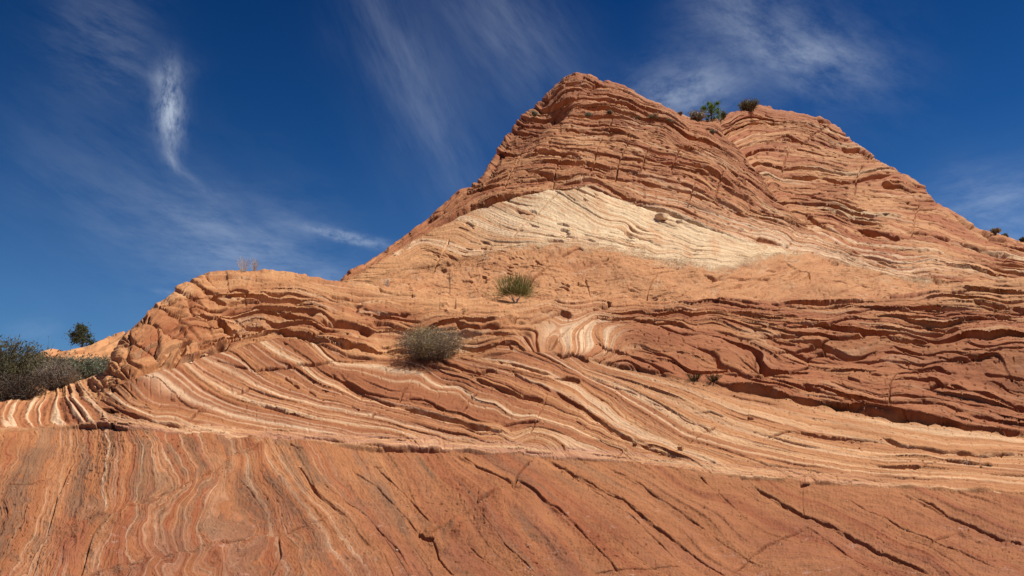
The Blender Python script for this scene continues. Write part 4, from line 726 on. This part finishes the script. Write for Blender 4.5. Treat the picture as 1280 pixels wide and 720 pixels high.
# ---------------------------------------------------------------- ground sheet to the horizon
def build_ground():
    rr = np.concatenate([[0.02, 1, 2, 4, 7, 11], np.geomspace(15, 5000, 40)]); aa = np.linspace(0, 2*np.pi, 97)
    Rg, Ag = np.meshgrid(rr, aa, indexing='ij')
    x = Rg*np.sin(Ag); y = Rg*np.cos(Ag)
    z = -3.0 + 0*x + 0.8*fbm((x/14+50).astype(F32), (y/14+50).astype(F32), 3, 250)*np.clip(Rg/10, 0, 1) - 14*ss(60, 900, Rg)
    P = np.stack([x, y, z], -1); n = fbm((x/9+50).astype(F32), (y/9+50).astype(F32), 4, 251)
    c = mixc(np.broadcast_to(ORANGE*0.95, P.shape), LORANGE, ss(-0.3, 0.3, n)); bed = np.zeros(P.shape, F32); bed[..., 0] = y; bed[..., 1] = x; bed[..., 2] = 0.1
    return make_mesh('ground', P, c, bed, rock_mat('desert_floor', 0.03, 0.5))
build_ground()
# ---------------------------------------------------------------- plants
def leaf_mat(name, c1, c2, trans=0.25):
    m = bpy.data.materials.new(name); m.use_nodes = True; T = NT(m.node_tree); T.n.clear()
    at = T.new('ShaderNodeAttribute', attribute_name='shade'); 
    c = T.ramp(at.outputs['Fac'], [(0.0, c1), (0.75, tuple((a+b)/2 for a, b in zip(c1, c2))), (1.0, c2)])
    d = T.new('ShaderNodeBsdfDiffuse'); T.l.new(c, d.inputs[0]); t = T.new('ShaderNodeBsdfTranslucent'); T.l.new(c, t.inputs[0])
    mx = T.new('ShaderNodeMixShader'); mx.inputs[0].default_value = trans; T.l.new(d.outputs[0], mx.inputs[1]); T.l.new(t.outputs[0], mx.inputs[2])
    o = T.new('ShaderNodeOutputMaterial'); T.l.new(mx.outputs[0], o.inputs[0]); return m
def bark_mat(name, c1, c2):
    m = bpy.data.materials.new(name); m.use_nodes = True; T = NT(m.node_tree); T.n.clear()
    tcn = T.new('ShaderNodeTexCoord'); n = T.noise(tcn.outputs['Object'], 40, 4, 0.6)
    b = T.new('ShaderNodeBsdfPrincipled'); T.l.new(T.ramp(n, [(0.3, c1), (0.7, c2)]), b.inputs['Base Color']); b.inputs['Roughness'].default_value = 0.9
    o = T.new('ShaderNodeOutputMaterial'); T.l.new(b.outputs[0], o.inputs[0]); return m
M_SAGE = leaf_mat('sage_leaf', (0.17, 0.185, 0.12), (0.48, 0.49, 0.35), .4); M_GREY = leaf_mat('grey_leaf', (0.19, 0.175, 0.13), (0.46, 0.43, 0.32), .4)
M_BLACKB = leaf_mat('yellowing_leaf', (0.11, 0.095, 0.04), (0.85, 0.74, 0.40), .3); M_EPH = leaf_mat('broom_stem', (0.12, 0.13, 0.04), (0.36, 0.31, 0.13), .35)
M_PINE = leaf_mat('pinyon_needle', (0.12, 0.21, 0.04), (0.34, 0.46, 0.10), .45); M_JUN = leaf_mat('juniper_needle', (0.07, 0.085, 0.045), (0.20, 0.22, 0.13), .4)
M_TAN = leaf_mat('dry_grass', (0.20, 0.15, 0.08), (0.50, 0.40, 0.24)); M_OLIVE = leaf_mat('olive_leaf', (0.12, 0.12, 0.06), (0.32, 0.29, 0.16), .35)
M_BARK = bark_mat('grey_bark', (0.16, 0.12, 0.09), (0.38, 0.32, 0.26)); M_DBARK = bark_mat('dark_bark', (0.06, 0.045, 0.035), (0.16, 0.12, 0.09)); M_PALE = bark_mat('bleached_twig', (0.40, 0.34, 0.27), (0.65, 0.58, 0.48))

def tubes_mesh(name, segs, mat, sides=3):
    """segs: list of polylines [(point, radius), ...]"""
    vs, fs = [], []
    for pl in segs:
        base = None
        for i, (p, r) in enumerate(pl):
            a = pl[max(i-1, 0)][0]; b = pl[min(i+1, len(pl)-1)][0]; d = (b-a)
            if d.length < 1e-9: d = Vector((0, 0, 1))
            d.normalize(); u = d.orthogonal().normalized(); w = d.cross(u); k0 = len(vs)
            for s_ in range(sides):
                an = 2*math.pi*s_/sides; vs.append(p + (u*math.cos(an)+w*math.sin(an))*r)
            if base is not None:
                for s_ in range(sides):
                    fs.append((base+s_, base+(s_+1) % sides, k0+(s_+1) % sides, k0+s_))
            base = k0
    me = bpy.data.meshes.new(name); me.from_pydata([tuple(v) for v in vs], [], fs); me.materials.append(mat)
    o = bpy.data.objects.new(name, me); COL.objects.link(o); return o
def leaves_mesh(name, leaves, mat):
    """leaves: (centre, long axis, wide axis, tone)"""
    n = len(leaves); C = np.array([[l[0][k] for k in range(3)] for l in leaves]); A = np.array([[l[1][k] for k in range(3)] for l in leaves]); B = np.array([[l[2][k] for k in range(3)] for l in leaves])
    v = np.stack([C-A*0.5, C+B*0.5, C+A*0.5, C-B*0.5], 1).reshape(-1, 3)
    me = bpy.data.meshes.new(name); me.from_pydata(v.tolist(), [], np.arange(n*4).reshape(n, 4).tolist()); me.materials.append(mat)
    a = me.attributes.new('shade', 'FLOAT', 'POINT'); a.data.foreach_set('value', np.repeat(np.array([l[3] for l in leaves], F32), 4))
    o = bpy.data.objects.new(name, me); COL.objects.link(o); return o
def rv(r): 
    v = Vector((r.gauss(0, 1), r.gauss(0, 1), r.gauss(0, 1))); return v.normalized()
def root(name, loc, label, cat, group=None):
    o = bpy.data.objects.new(name, None); COL.objects.link(o); o.location = loc; o.empty_display_size = 0.2
    o['label'] = label; o['category'] = cat
    if group: o['group'] = group
    return o
def shrub(name, loc, w, h, label, cat, leafm, barkm, n=2500, leaf=0.018, seed=1, up=0.5, twig=60, group=None, lumps=7, bare=0.15, asp=2.2, stem_r=0.006, bright=0.2, stem_name='stems', leaf_name='foliage'):
    """many-stemmed desert shrub: stems fan from the base, leaves crowd the stem ends"""
    r = random.Random(seed); t = root(name, loc, label, cat, group); segs = []; lv = []; tips = []
    for k in range(twig):
        az = r.uniform(0, 2*math.pi); tilt = (r.random()**0.7)*1.25; ln = r.uniform(0.7, 1.0)
        d = Vector((math.sin(tilt)*math.cos(az)*w*0.5, math.sin(tilt)*math.sin(az)*w*0.5, (0.35+0.65*math.cos(tilt))*h*ln))
        p = [Vector((0, 0, -0.03))]; cur = Vector((0, 0, 0)); nseg = 5
        for i in range(1, nseg+1):
            q = i/nseg; cur = Vector((d.x*q**0.8, d.y*q**0.8, d.z*q)) + Vector((r.gauss(0, 1), r.gauss(0, 1), r.gauss(0, .6)))*0.035*w*q; p.append(cur.copy())
        segs.append([(pp, stem_r*(1-0.75*i/nseg)) for i, pp in enumerate(p)])
        for i in range(1, nseg+1):
            for m in range(3):
                e = p[i] + Vector((r.gauss(0, 1), r.gauss(0, 1), r.gauss(0.5, .8)))*0.09*w; e.z = min(e.z, h*r.uniform(.85, 1.05))
                segs.append([(p[i], stem_r*0.4), ((p[i]+e)/2+rv(r)*0.012*w, stem_r*0.3), (e, stem_r*0.18)]); tips.append((p[i], e))
    cl = [(Vector((r.uniform(-.42, .42)*w, r.uniform(-.42, .42)*w, r.uniform(.25, .85)*h)), r.uniform(.16, .30)*w) for _ in range(lumps)]
    for k in range(n):
        a, b = tips[r.randrange(len(tips))]
        c = a.lerp(b, r.uniform(0.3, 1.1)) + rv(r)*0.02*w
        if cl and r.random() < 0.45:
            cc, rr = cl[r.randrange(len(cl))]; c = c.lerp(cc + rv(r)*rr*r.random()**0.4*Vector((1, 1, .8)).length/1.6, 0.75)
        if c.z < h*0.08 and r.random() < 0.7: continue
        ax = (rv(r)*(1-up) + (c - Vector((0, 0, -h*0.3))).normalized()*up).normalized()
        bx = ax.orthogonal().normalized(); bx.rotate(__import__('mathutils').Quaternion(ax, r.uniform(0, 6.28)))
        s_ = leaf*r.uniform(.6, 1.4); lv.append((c, ax*s_*asp, bx*s_, min(1, max(0, r.gauss(0.92, 0.1) if r.random() < bright else r.gauss(0.38, 0.24)))))
    s = tubes_mesh(stem_name, segs, barkm); s.parent = t
    f = leaves_mesh(leaf_name, lv, leafm); f.parent = t
    return t
def broom(name, loc, w, h, label, cat, leafm, barkm, seed=1, n=700, thick=0.0035, trunk=5, base_frac=0.2, group=None):
    """short pale trunks that split into a fan of straight green stems"""
    r = random.Random(seed); t = root(name, loc, label, cat, group); tr = []; st = []
    for k in range(trunk):
        az = r.uniform(0, 6.28); q = Vector((math.cos(az)*w*.22*r.uniform(.5, 1), math.sin(az)*w*.22*r.uniform(.5, 1), h*base_frac*r.uniform(.7, 1.1)))
        pl = [(Vector((0, 0, -.05)), .016*w/0.7), (q*0.5+rv(r)*.015, .012*w/.7), (q, .008*w/.7)]; tr.append(pl)
        for j in range(n//trunk):
            d = Vector((q.x*1.7+r.gauss(0, .23)*w, q.y*1.7+r.gauss(0, .23)*w, 0)); e = Vector((d.x, d.y, h*(r.uniform(.45, 1.05) - 0.6*(d.length/w)**2)))
            s0 = q.lerp(Vector((0, 0, 0)), r.uniform(0, .3)); m = s0.lerp(e, .55) + Vector((d.x, d.y, 0))*0.12
            st.append((s0, m, e))
    lv = []
    for s0, m, e in st:
        for a, b in ((s0.lerp(m, .4), m), (m, e)):
            ax = b-a; bx = ax.orthogonal().normalized(); bx.rotate(__import__('mathutils').Quaternion(ax.normalized(), r.uniform(0, 6.28))); lv.append(((a+b)/2, ax*1.1, bx*thick*2.4, min(1, max(0, r.gauss(.5, .28)))))
    a = tubes_mesh('trunk', tr, barkm, 5); a.parent = t; b = leaves_mesh('foliage', lv, leafm); b.parent = t; return t
def tuft(name, loc, w, h, label, cat, mat, seed=1, n=160, thick=0.004, branch=0, group=None, lean=0.0):
    """stalks fanning from one root"""
    r = random.Random(seed); t = root(name, loc, label, cat, group); segs = []
    for k in range(n):
        az = r.uniform(0, 6.28); R_ = w*.5*r.random()**0.6; hh = h*r.uniform(.55, 1.0)
        e = Vector((math.cos(az)*R_+lean*hh, math.sin(az)*R_, hh)); s0 = Vector((math.cos(az)*R_*.25, math.sin(az)*R_*.25, -0.02)); m = s0.lerp(e, .5) + Vector((0, 0, hh*.1)) + rv(r)*w*.02
        segs.append([(s0, thick), (m, thick*.8), (e, thick*.35)])
        for j in range(branch):
            q = m.lerp(e, r.uniform(0, .8)); segs.append([(q, thick*.5), (q+Vector((r.gauss(0, .4), r.gauss(0, .4), r.uniform(.2, 1)))*h*.22, thick*.25)])
    s = tubes_mesh('stalks', segs, mat); s.parent = t; return t
def tree(name, loc, w, h, label, leafm, barkm, seed=1, n=3000, leaf=0.05, clumps=14, lean=0.0, conic=0.5, leaf_asp=2.4):
    r = random.Random(seed); t = root(name, loc, label, 'tree'); segs = []; lv = []; cs = []
    trunk = [Vector((0, 0, -.15)), Vector((.04*w+lean*.3, 0, h*.3)), Vector((-.03*w+lean*.7, .03*w, h*.62)), Vector((lean, 0, h*.93))]
    segs.append([(p, h*.045*(1-.75*i/3)) for i, p in enumerate(trunk)])
    for k in range(clumps):
        q = 0.22+0.78*(k+r.random())/clumps; az = k*2.4+r.uniform(-.4, .4); i = min(2, int(q*3)); b = trunk[i].lerp(trunk[i+1], q*3-i if q < 1 else 1)
        R_ = w*.5*(1-conic*q)*r.uniform(.45, .95); e = b + Vector((math.cos(az)*R_, math.sin(az)*R_, h*r.uniform(.02, .13)))
        segs.append([(b, h*.016), ((b+e)/2-Vector((0, 0, h*.02)), h*.011), (e, h*.005)]); cs.append((e, w*r.uniform(.15, .27)*(1.1-.4*q)))
    cs.append((trunk[3], w*.14))
    for k in range(n):
        c0, rr = cs[r.randrange(len(cs))]; p = c0 + rv(r)*rr*abs(r.gauss(0, .62)); 
        ax = (rv(r)+Vector((0, 0, .5))+(p-c0)/rr).normalized(); bx = ax.orthogonal().normalized(); s_ = leaf*r.uniform(.6, 1.3)
        lv.append((p, ax*s_*leaf_asp, bx*s_, min(1, max(0, r.gauss(.5, .25)))))
    a = tubes_mesh('trunk', segs, barkm, 6); a.parent = t; b = leaves_mesh('crown', lv, leafm); b.parent = t; return t

def on(U, V, P, u, v):
    k = np.argmin((U-u)**2 + (V-v)**2); return Vector(P.reshape(-1, 3)[k].tolist())
def A_(u, v): return on(UA, VA, PA, u, v)
def B_(u, v): return on(UB, VB, PB, u, v)
def R_(u, v): return on(UR, VR, PR, u, v)
def bearing(u, v, r):
    x, y, z = pix_dir(u, v); h = math.hypot(x, y); return Vector((x/h*r, y/h*r, float(z)/h*r))
def px(loc): return math.hypot(loc.x, loc.y)/FPX          # metres a photo pixel covers at that place

# the scrub in the hollow behind the striped hump on the left, rooted in its floor
l = bearing(8, 503, 13.0); p = px(l)
shrub('sagebrush', l, 84*p, 66*p, 'tall brownish grey-green shrub at the left edge of the photo with dark inside', 'shrub', M_OLIVE, M_DBARK, 9000, .016, 11, twig=120, lumps=9, asp=2.6, up=.6)
l = bearing(-52, 510, 12.6); p = px(l)
shrub('sagebrush', l, 90*p, 60*p, 'grey shrub cut off by the left edge of the photo', 'shrub', M_GREY, M_DBARK, 4000, .018, 12, twig=80)
l = bearing(45, 478, 14.6); p = px(l)
shrub('sagebrush', l, 40*p, 33*p, 'brownish grey shrub with thin open top, between tall edge shrub and low dense shrub', 'shrub', M_GREY, M_BARK, 2600, .014, 13, twig=90, lumps=3, up=.7)
l = bearing(86, 482, 15.2); p = px(l)
shrub('sagebrush', l, 66*p, 29*p, 'low dense silvery green shrub below the small tree on the far ridge', 'shrub', M_SAGE, M_DBARK, 9000, .016, 14, twig=100, lumps=12, asp=2.4)
l = bearing(126, 474, 16.4); p = px(l)
shrub('sagebrush', l, 44*p, 25*p, 'smaller silvery green shrub touching the red blocks at its right', 'shrub', M_SAGE, M_DBARK, 4200, .015, 15, twig=70, lumps=7)
l = bearing(68, 490, 12.2); p = px(l)
shrub('dry_shrub', l, 46*p, 34*p, 'straw coloured dry shrub in front of the silvery shrubs on the left', 'shrub', M_TAN, M_BARK, 2200, .010, 16, twig=120, lumps=2, up=.7)
l = bearing(22, 512, 11.6); p = px(l)
shrub('dry_shrub', l, 60*p, 38*p, 'dark brown twiggy shrub low at the left edge just above the striped hump', 'shrub', leaf_mat('brown_leaf', (0.05, 0.035, 0.02), (0.16, 0.11, 0.06)), M_DBARK, 2500, .013, 17, twig=120, lumps=2)
l = R_(100, 433); p = px(l)
tree('juniper_tree', l - Vector((0, 0, 2*p)), 27*p, 27*p, 'small dark green tree alone on the skyline of the far left ridge', M_JUN, M_DBARK, 5, 3600, .055, 16, conic=.35)
# on the slope
l = A_(540, 450); p = px(l)
shrub('round_shrub', l, 92*p, 44*p, 'rounded twiggy shrub with yellow-green leaves on the ledge below the dark overhang', 'shrub', M_BLACKB, M_BARK, 8500, .012, 21, twig=150, lumps=8, up=.2, asp=1.5, stem_r=.0055, bright=.32)
l = A_(645, 378); p = px(l)
broom('broom_bush', l, 50*p, 38*p, 'fan-shaped green broom bush with pale trunks at the foot of the butte', 'bush', M_EPH, M_PALE, 22, 900)
for (u, v, w, h, lab, m, sd, n, br) in [
    (868, 475, 24, 9, 'low twiggy brown tuft at the foot of the red slab, left of its twin', M_OLIVE, 31, 60, 2), (892, 477, 26, 8, 'low twiggy brown tuft at the foot of the red slab, right of its twin', M_OLIVE, 32, 60, 2),
    (1033, 508, 22, 8, 'tiny green tuft in the shadowed crack below the red ledge', M_OLIVE, 33, 50, 2), (1236, 583, 18, 5, 'tiny green mat at the right end of the dark slot low on the right', M_OLIVE, 34, 50, 2),
    (1212, 581, 30, 15, 'pale dead twigs standing in the dark slot low on the right', M_PALE, 35, 16, 3),
    (304, 339, 22, 18, 'bleached thin stalks on top of the rounded dome, left one', M_PALE, 36, 34, 3), (318, 338, 16, 16, 'bleached thin stalks on top of the rounded dome, right one', M_PALE, 37, 26, 2),
    (484, 358, 14, 12, 'small pale twig tuft where the dome meets the foot of the butte', M_PALE, 38, 20, 2)]:
    l = A_(u, v); p = px(l); tuft('dry_tuft', l, w*p, h*p, lab, 'dry tuft', m, sd, n, .0035, br)
# on the butte
l = B_(563, 366); p = px(l)
tuft('dead_sapling', l, 7*p, 32*p, 'thin leafless dark sapling standing left of the fan-shaped bush', 'sapling', M_DBARK, 41, 3, .007, 9)
l = B_(888, 152); p = px(l)
tree('pinyon_tree', l - Vector((0, 0, 2*p)), 23*p, 26*p, 'small bright green tree in the notch between the two summits', M_PINE, M_DBARK, 7, 5200, .042, 22, conic=.05, lean=.1)
l = B_(872, 152); p = px(l)
shrub('grey_shrub', l - Vector((0, 0, 1*p)), 22*p, 15*p, 'grey bush left of the bright green tree in the notch', 'shrub', M_GREY, M_BARK, 1500, .05, 51, twig=50, stem_r=.02)
l = B_(904, 151); p = px(l)
shrub('grey_shrub', l, 9*p, 12*p, 'narrow dark bush right of the bright green tree in the notch', 'shrub', M_JUN, M_BARK, 600, .05, 52, twig=24, stem_r=.02)
l = B_(936, 140); p = px(l)
shrub('grey_shrub', l - Vector((0, 0, 1*p)), 26*p, 16*p, 'dark grey-green bush on the skyline at the left end of the right summit', 'shrub', M_OLIVE, M_DBARK, 2200, .05, 53, twig=60, stem_r=.02, up=.7)
for (u, v, w, h, lab, m, sd) in [(736, 143, 11, 7, 'pale grey-green tuft on the ledge below the main summit, left one', M_SAGE, 61), (762, 142, 8, 5, 'faint greyish tuft on the ledge below the main summit, right one', M_GREY, 62),
    (817, 151, 16, 5, 'straw coloured flat tuft on the ledge left of the dark green tuft', M_TAN, 63), (836, 155, 13, 8, 'dark green tuft at the right end of the upper ledge', M_OLIVE, 64), (891, 167, 9, 6, 'small grey-green tuft on the rock below the bright green tree', M_SAGE, 65),
    (663, 135, 9, 8, 'pale tuft on the left shoulder of the main summit skyline', M_SAGE, 66), (849, 146, 6, 5, 'tiny pale tuft on the skyline left of the notch', M_TAN, 67), (798, 147, 9, 4, 'tiny straw tuft on the ledge midway between the grey and straw tufts', M_TAN, 68),
    (1243, 296, 10, 7, 'pale tuft on the far right skyline', M_TAN, 69), (1257, 298, 7, 7, 'small dark green bush on the far right skyline', M_JUN, 70), (1278, 305, 6, 5, 'tiny green tuft on the skyline at the right edge', M_JUN, 71)]:
    l = B_(u, v); p = px(l); shrub('small_bush', l, w*p, h*p, lab, 'small bush', m, M_BARK, 420, .045, sd, twig=24, stem_r=.015, lumps=3)
# loose blocks
def stone(u, v, w, h, lab, m, seed, P_=None):
    r = np.random.RandomState(seed); l = (P_ or A_)(u, v); p = px(l)
    import bmesh
    bm = bmesh.new(); bmesh.ops.create_cube(bm, size=1.0); bmesh.ops.bevel(bm, geom=bm.edges[:], offset=.16, segments=2, affect='EDGES', profile=.6); bmesh.ops.subdivide_edges(bm, edges=bm.edges[:], cuts=2, use_grid_fill=True)
    for q in bm.verts:
        k = 1 + 0.22*float(pn(np.array([q.co.x*1.7+q.co.z+seed]), np.array([q.co.y*1.7-q.co.z]), seed)[0]) + .05*r.randn()*0.3
        q.co = Vector((q.co.x*w*p*k, q.co.y*w*p*.8*k, q.co.z*h*p*k))
    me = bpy.data.meshes.new('loose_stone'); bm.to_mesh(me); bm.free(); me.polygons.foreach_set('use_smooth', [True]*len(me.polygons))
    ca = me.color_attributes.new('tint', 'FLOAT_COLOR', 'POINT'); ca.data.foreach_set('color', list((*[float(x) for x in m], 1))*len(me.vertices))
    a = me.attributes.new('bed', 'FLOAT_VECTOR', 'POINT'); a.data.foreach_set('vector', [0.0]*3*len(me.vertices))
    me.materials.append(STONE_M); o = bpy.data.objects.new('loose_stone', me); COL.objects.link(o); o.location = l + Vector((0, 0, h*p*.25)); o.rotation_euler = (r.uniform(-.2, .2), r.uniform(-.3, .3), r.uniform(0, 3))
    o['label'] = lab; o['category'] = 'stone'; return o
STONE_M = rock_mat('stone_rock', 0.02, 2.0)
stone(826, 274, 17, 9, 'pale squared block sitting near the top of the cream wedge', PALE*0.95, 3, B_)
stone(849, 279, 8, 6, 'smaller pale block right of the squared block on the cream wedge', PALE*0.9, 4, B_)
stone(851, 561, 7, 5, 'small rounded light stone on the striped slope right of centre', LORANGE, 5)
stone(794, 556, 6, 3, 'flat reddish stone lying in the long parting of the striped slope', ORANGE, 6)
stone(823, 566, 5, 3, 'little flat light stone further right in the long parting of the striped slope', LORANGE, 7)
# grit and flakes caught along the partings
def grit():
    r = np.random.RandomState(5); vs, fs, cs = [], [], []
    for pts, w, dp, kd in CRACKS_A:
        if max(q[1] for q in pts) < 440: continue
        L = sum(math.hypot(b[0]-a[0], b[1]-a[1]) for a, b in zip(pts[:-1], pts[1:]))
        for k in range(int(L*0.16)):
            i = r.randint(len(pts)-1); t = r.rand(); a, b = pts[i], pts[i+1]
            u = a[0]+(b[0]-a[0])*t + r.randn()*3; v = a[1]+(b[1]-a[1])*t + abs(r.randn())*3.5 + 1
            if not (0 < u < 1280 and v < 725): continue
            iu = min(max(int(np.searchsorted(UA[:, 0], u)), 0), UA.shape[0]-1); iv = int(np.argmin(np.abs(VA[iu]-v))); l = PA[iu, iv]; p = math.hypot(l[0], l[1])/FPX
            s_ = p*r.uniform(.4, 1.1)*(1.8 if r.rand() > .95 else 1); o = len(vs)
            q = r.randn(6, 3)*.15 + np.array([[1, 0, 0], [-1, 0, 0], [0, 1, 0], [0, -1, 0], [0, 0, .7], [0, 0, -.7]])
            vs += (l + q*s_ + np.array([0, 0, s_*.3])).tolist(); c = [ORANGE, LORANGE, CREAM, RED][r.randint(4)]; cs += [(*[float(x) for x in c], 1.0)]*6
            for f in ((0, 2, 4), (2, 1, 4), (1, 3, 4), (3, 0, 4), (2, 0, 5), (1, 2, 5), (3, 1, 5), (0, 3, 5)): fs.append(tuple(o+x for x in f))
    me = bpy.data.meshes.new('rock_grit'); me.from_pydata(vs, [], fs); ca = me.color_attributes.new('tint', 'FLOAT_COLOR', 'POINT'); ca.data.foreach_set('color', np.array(cs, F32).ravel())
    a = me.attributes.new('bed', 'FLOAT_VECTOR', 'POINT'); a.data.foreach_set('vector', [0.0]*3*len(vs)); me.materials.append(STONE_M)
    o = bpy.data.objects.new('rock_grit', me); COL.objects.link(o); o['kind'] = 'stuff'; o['label'] = 'small rock chips and grit caught along the cracks of the slope'; o['category'] = 'grit'
grit()
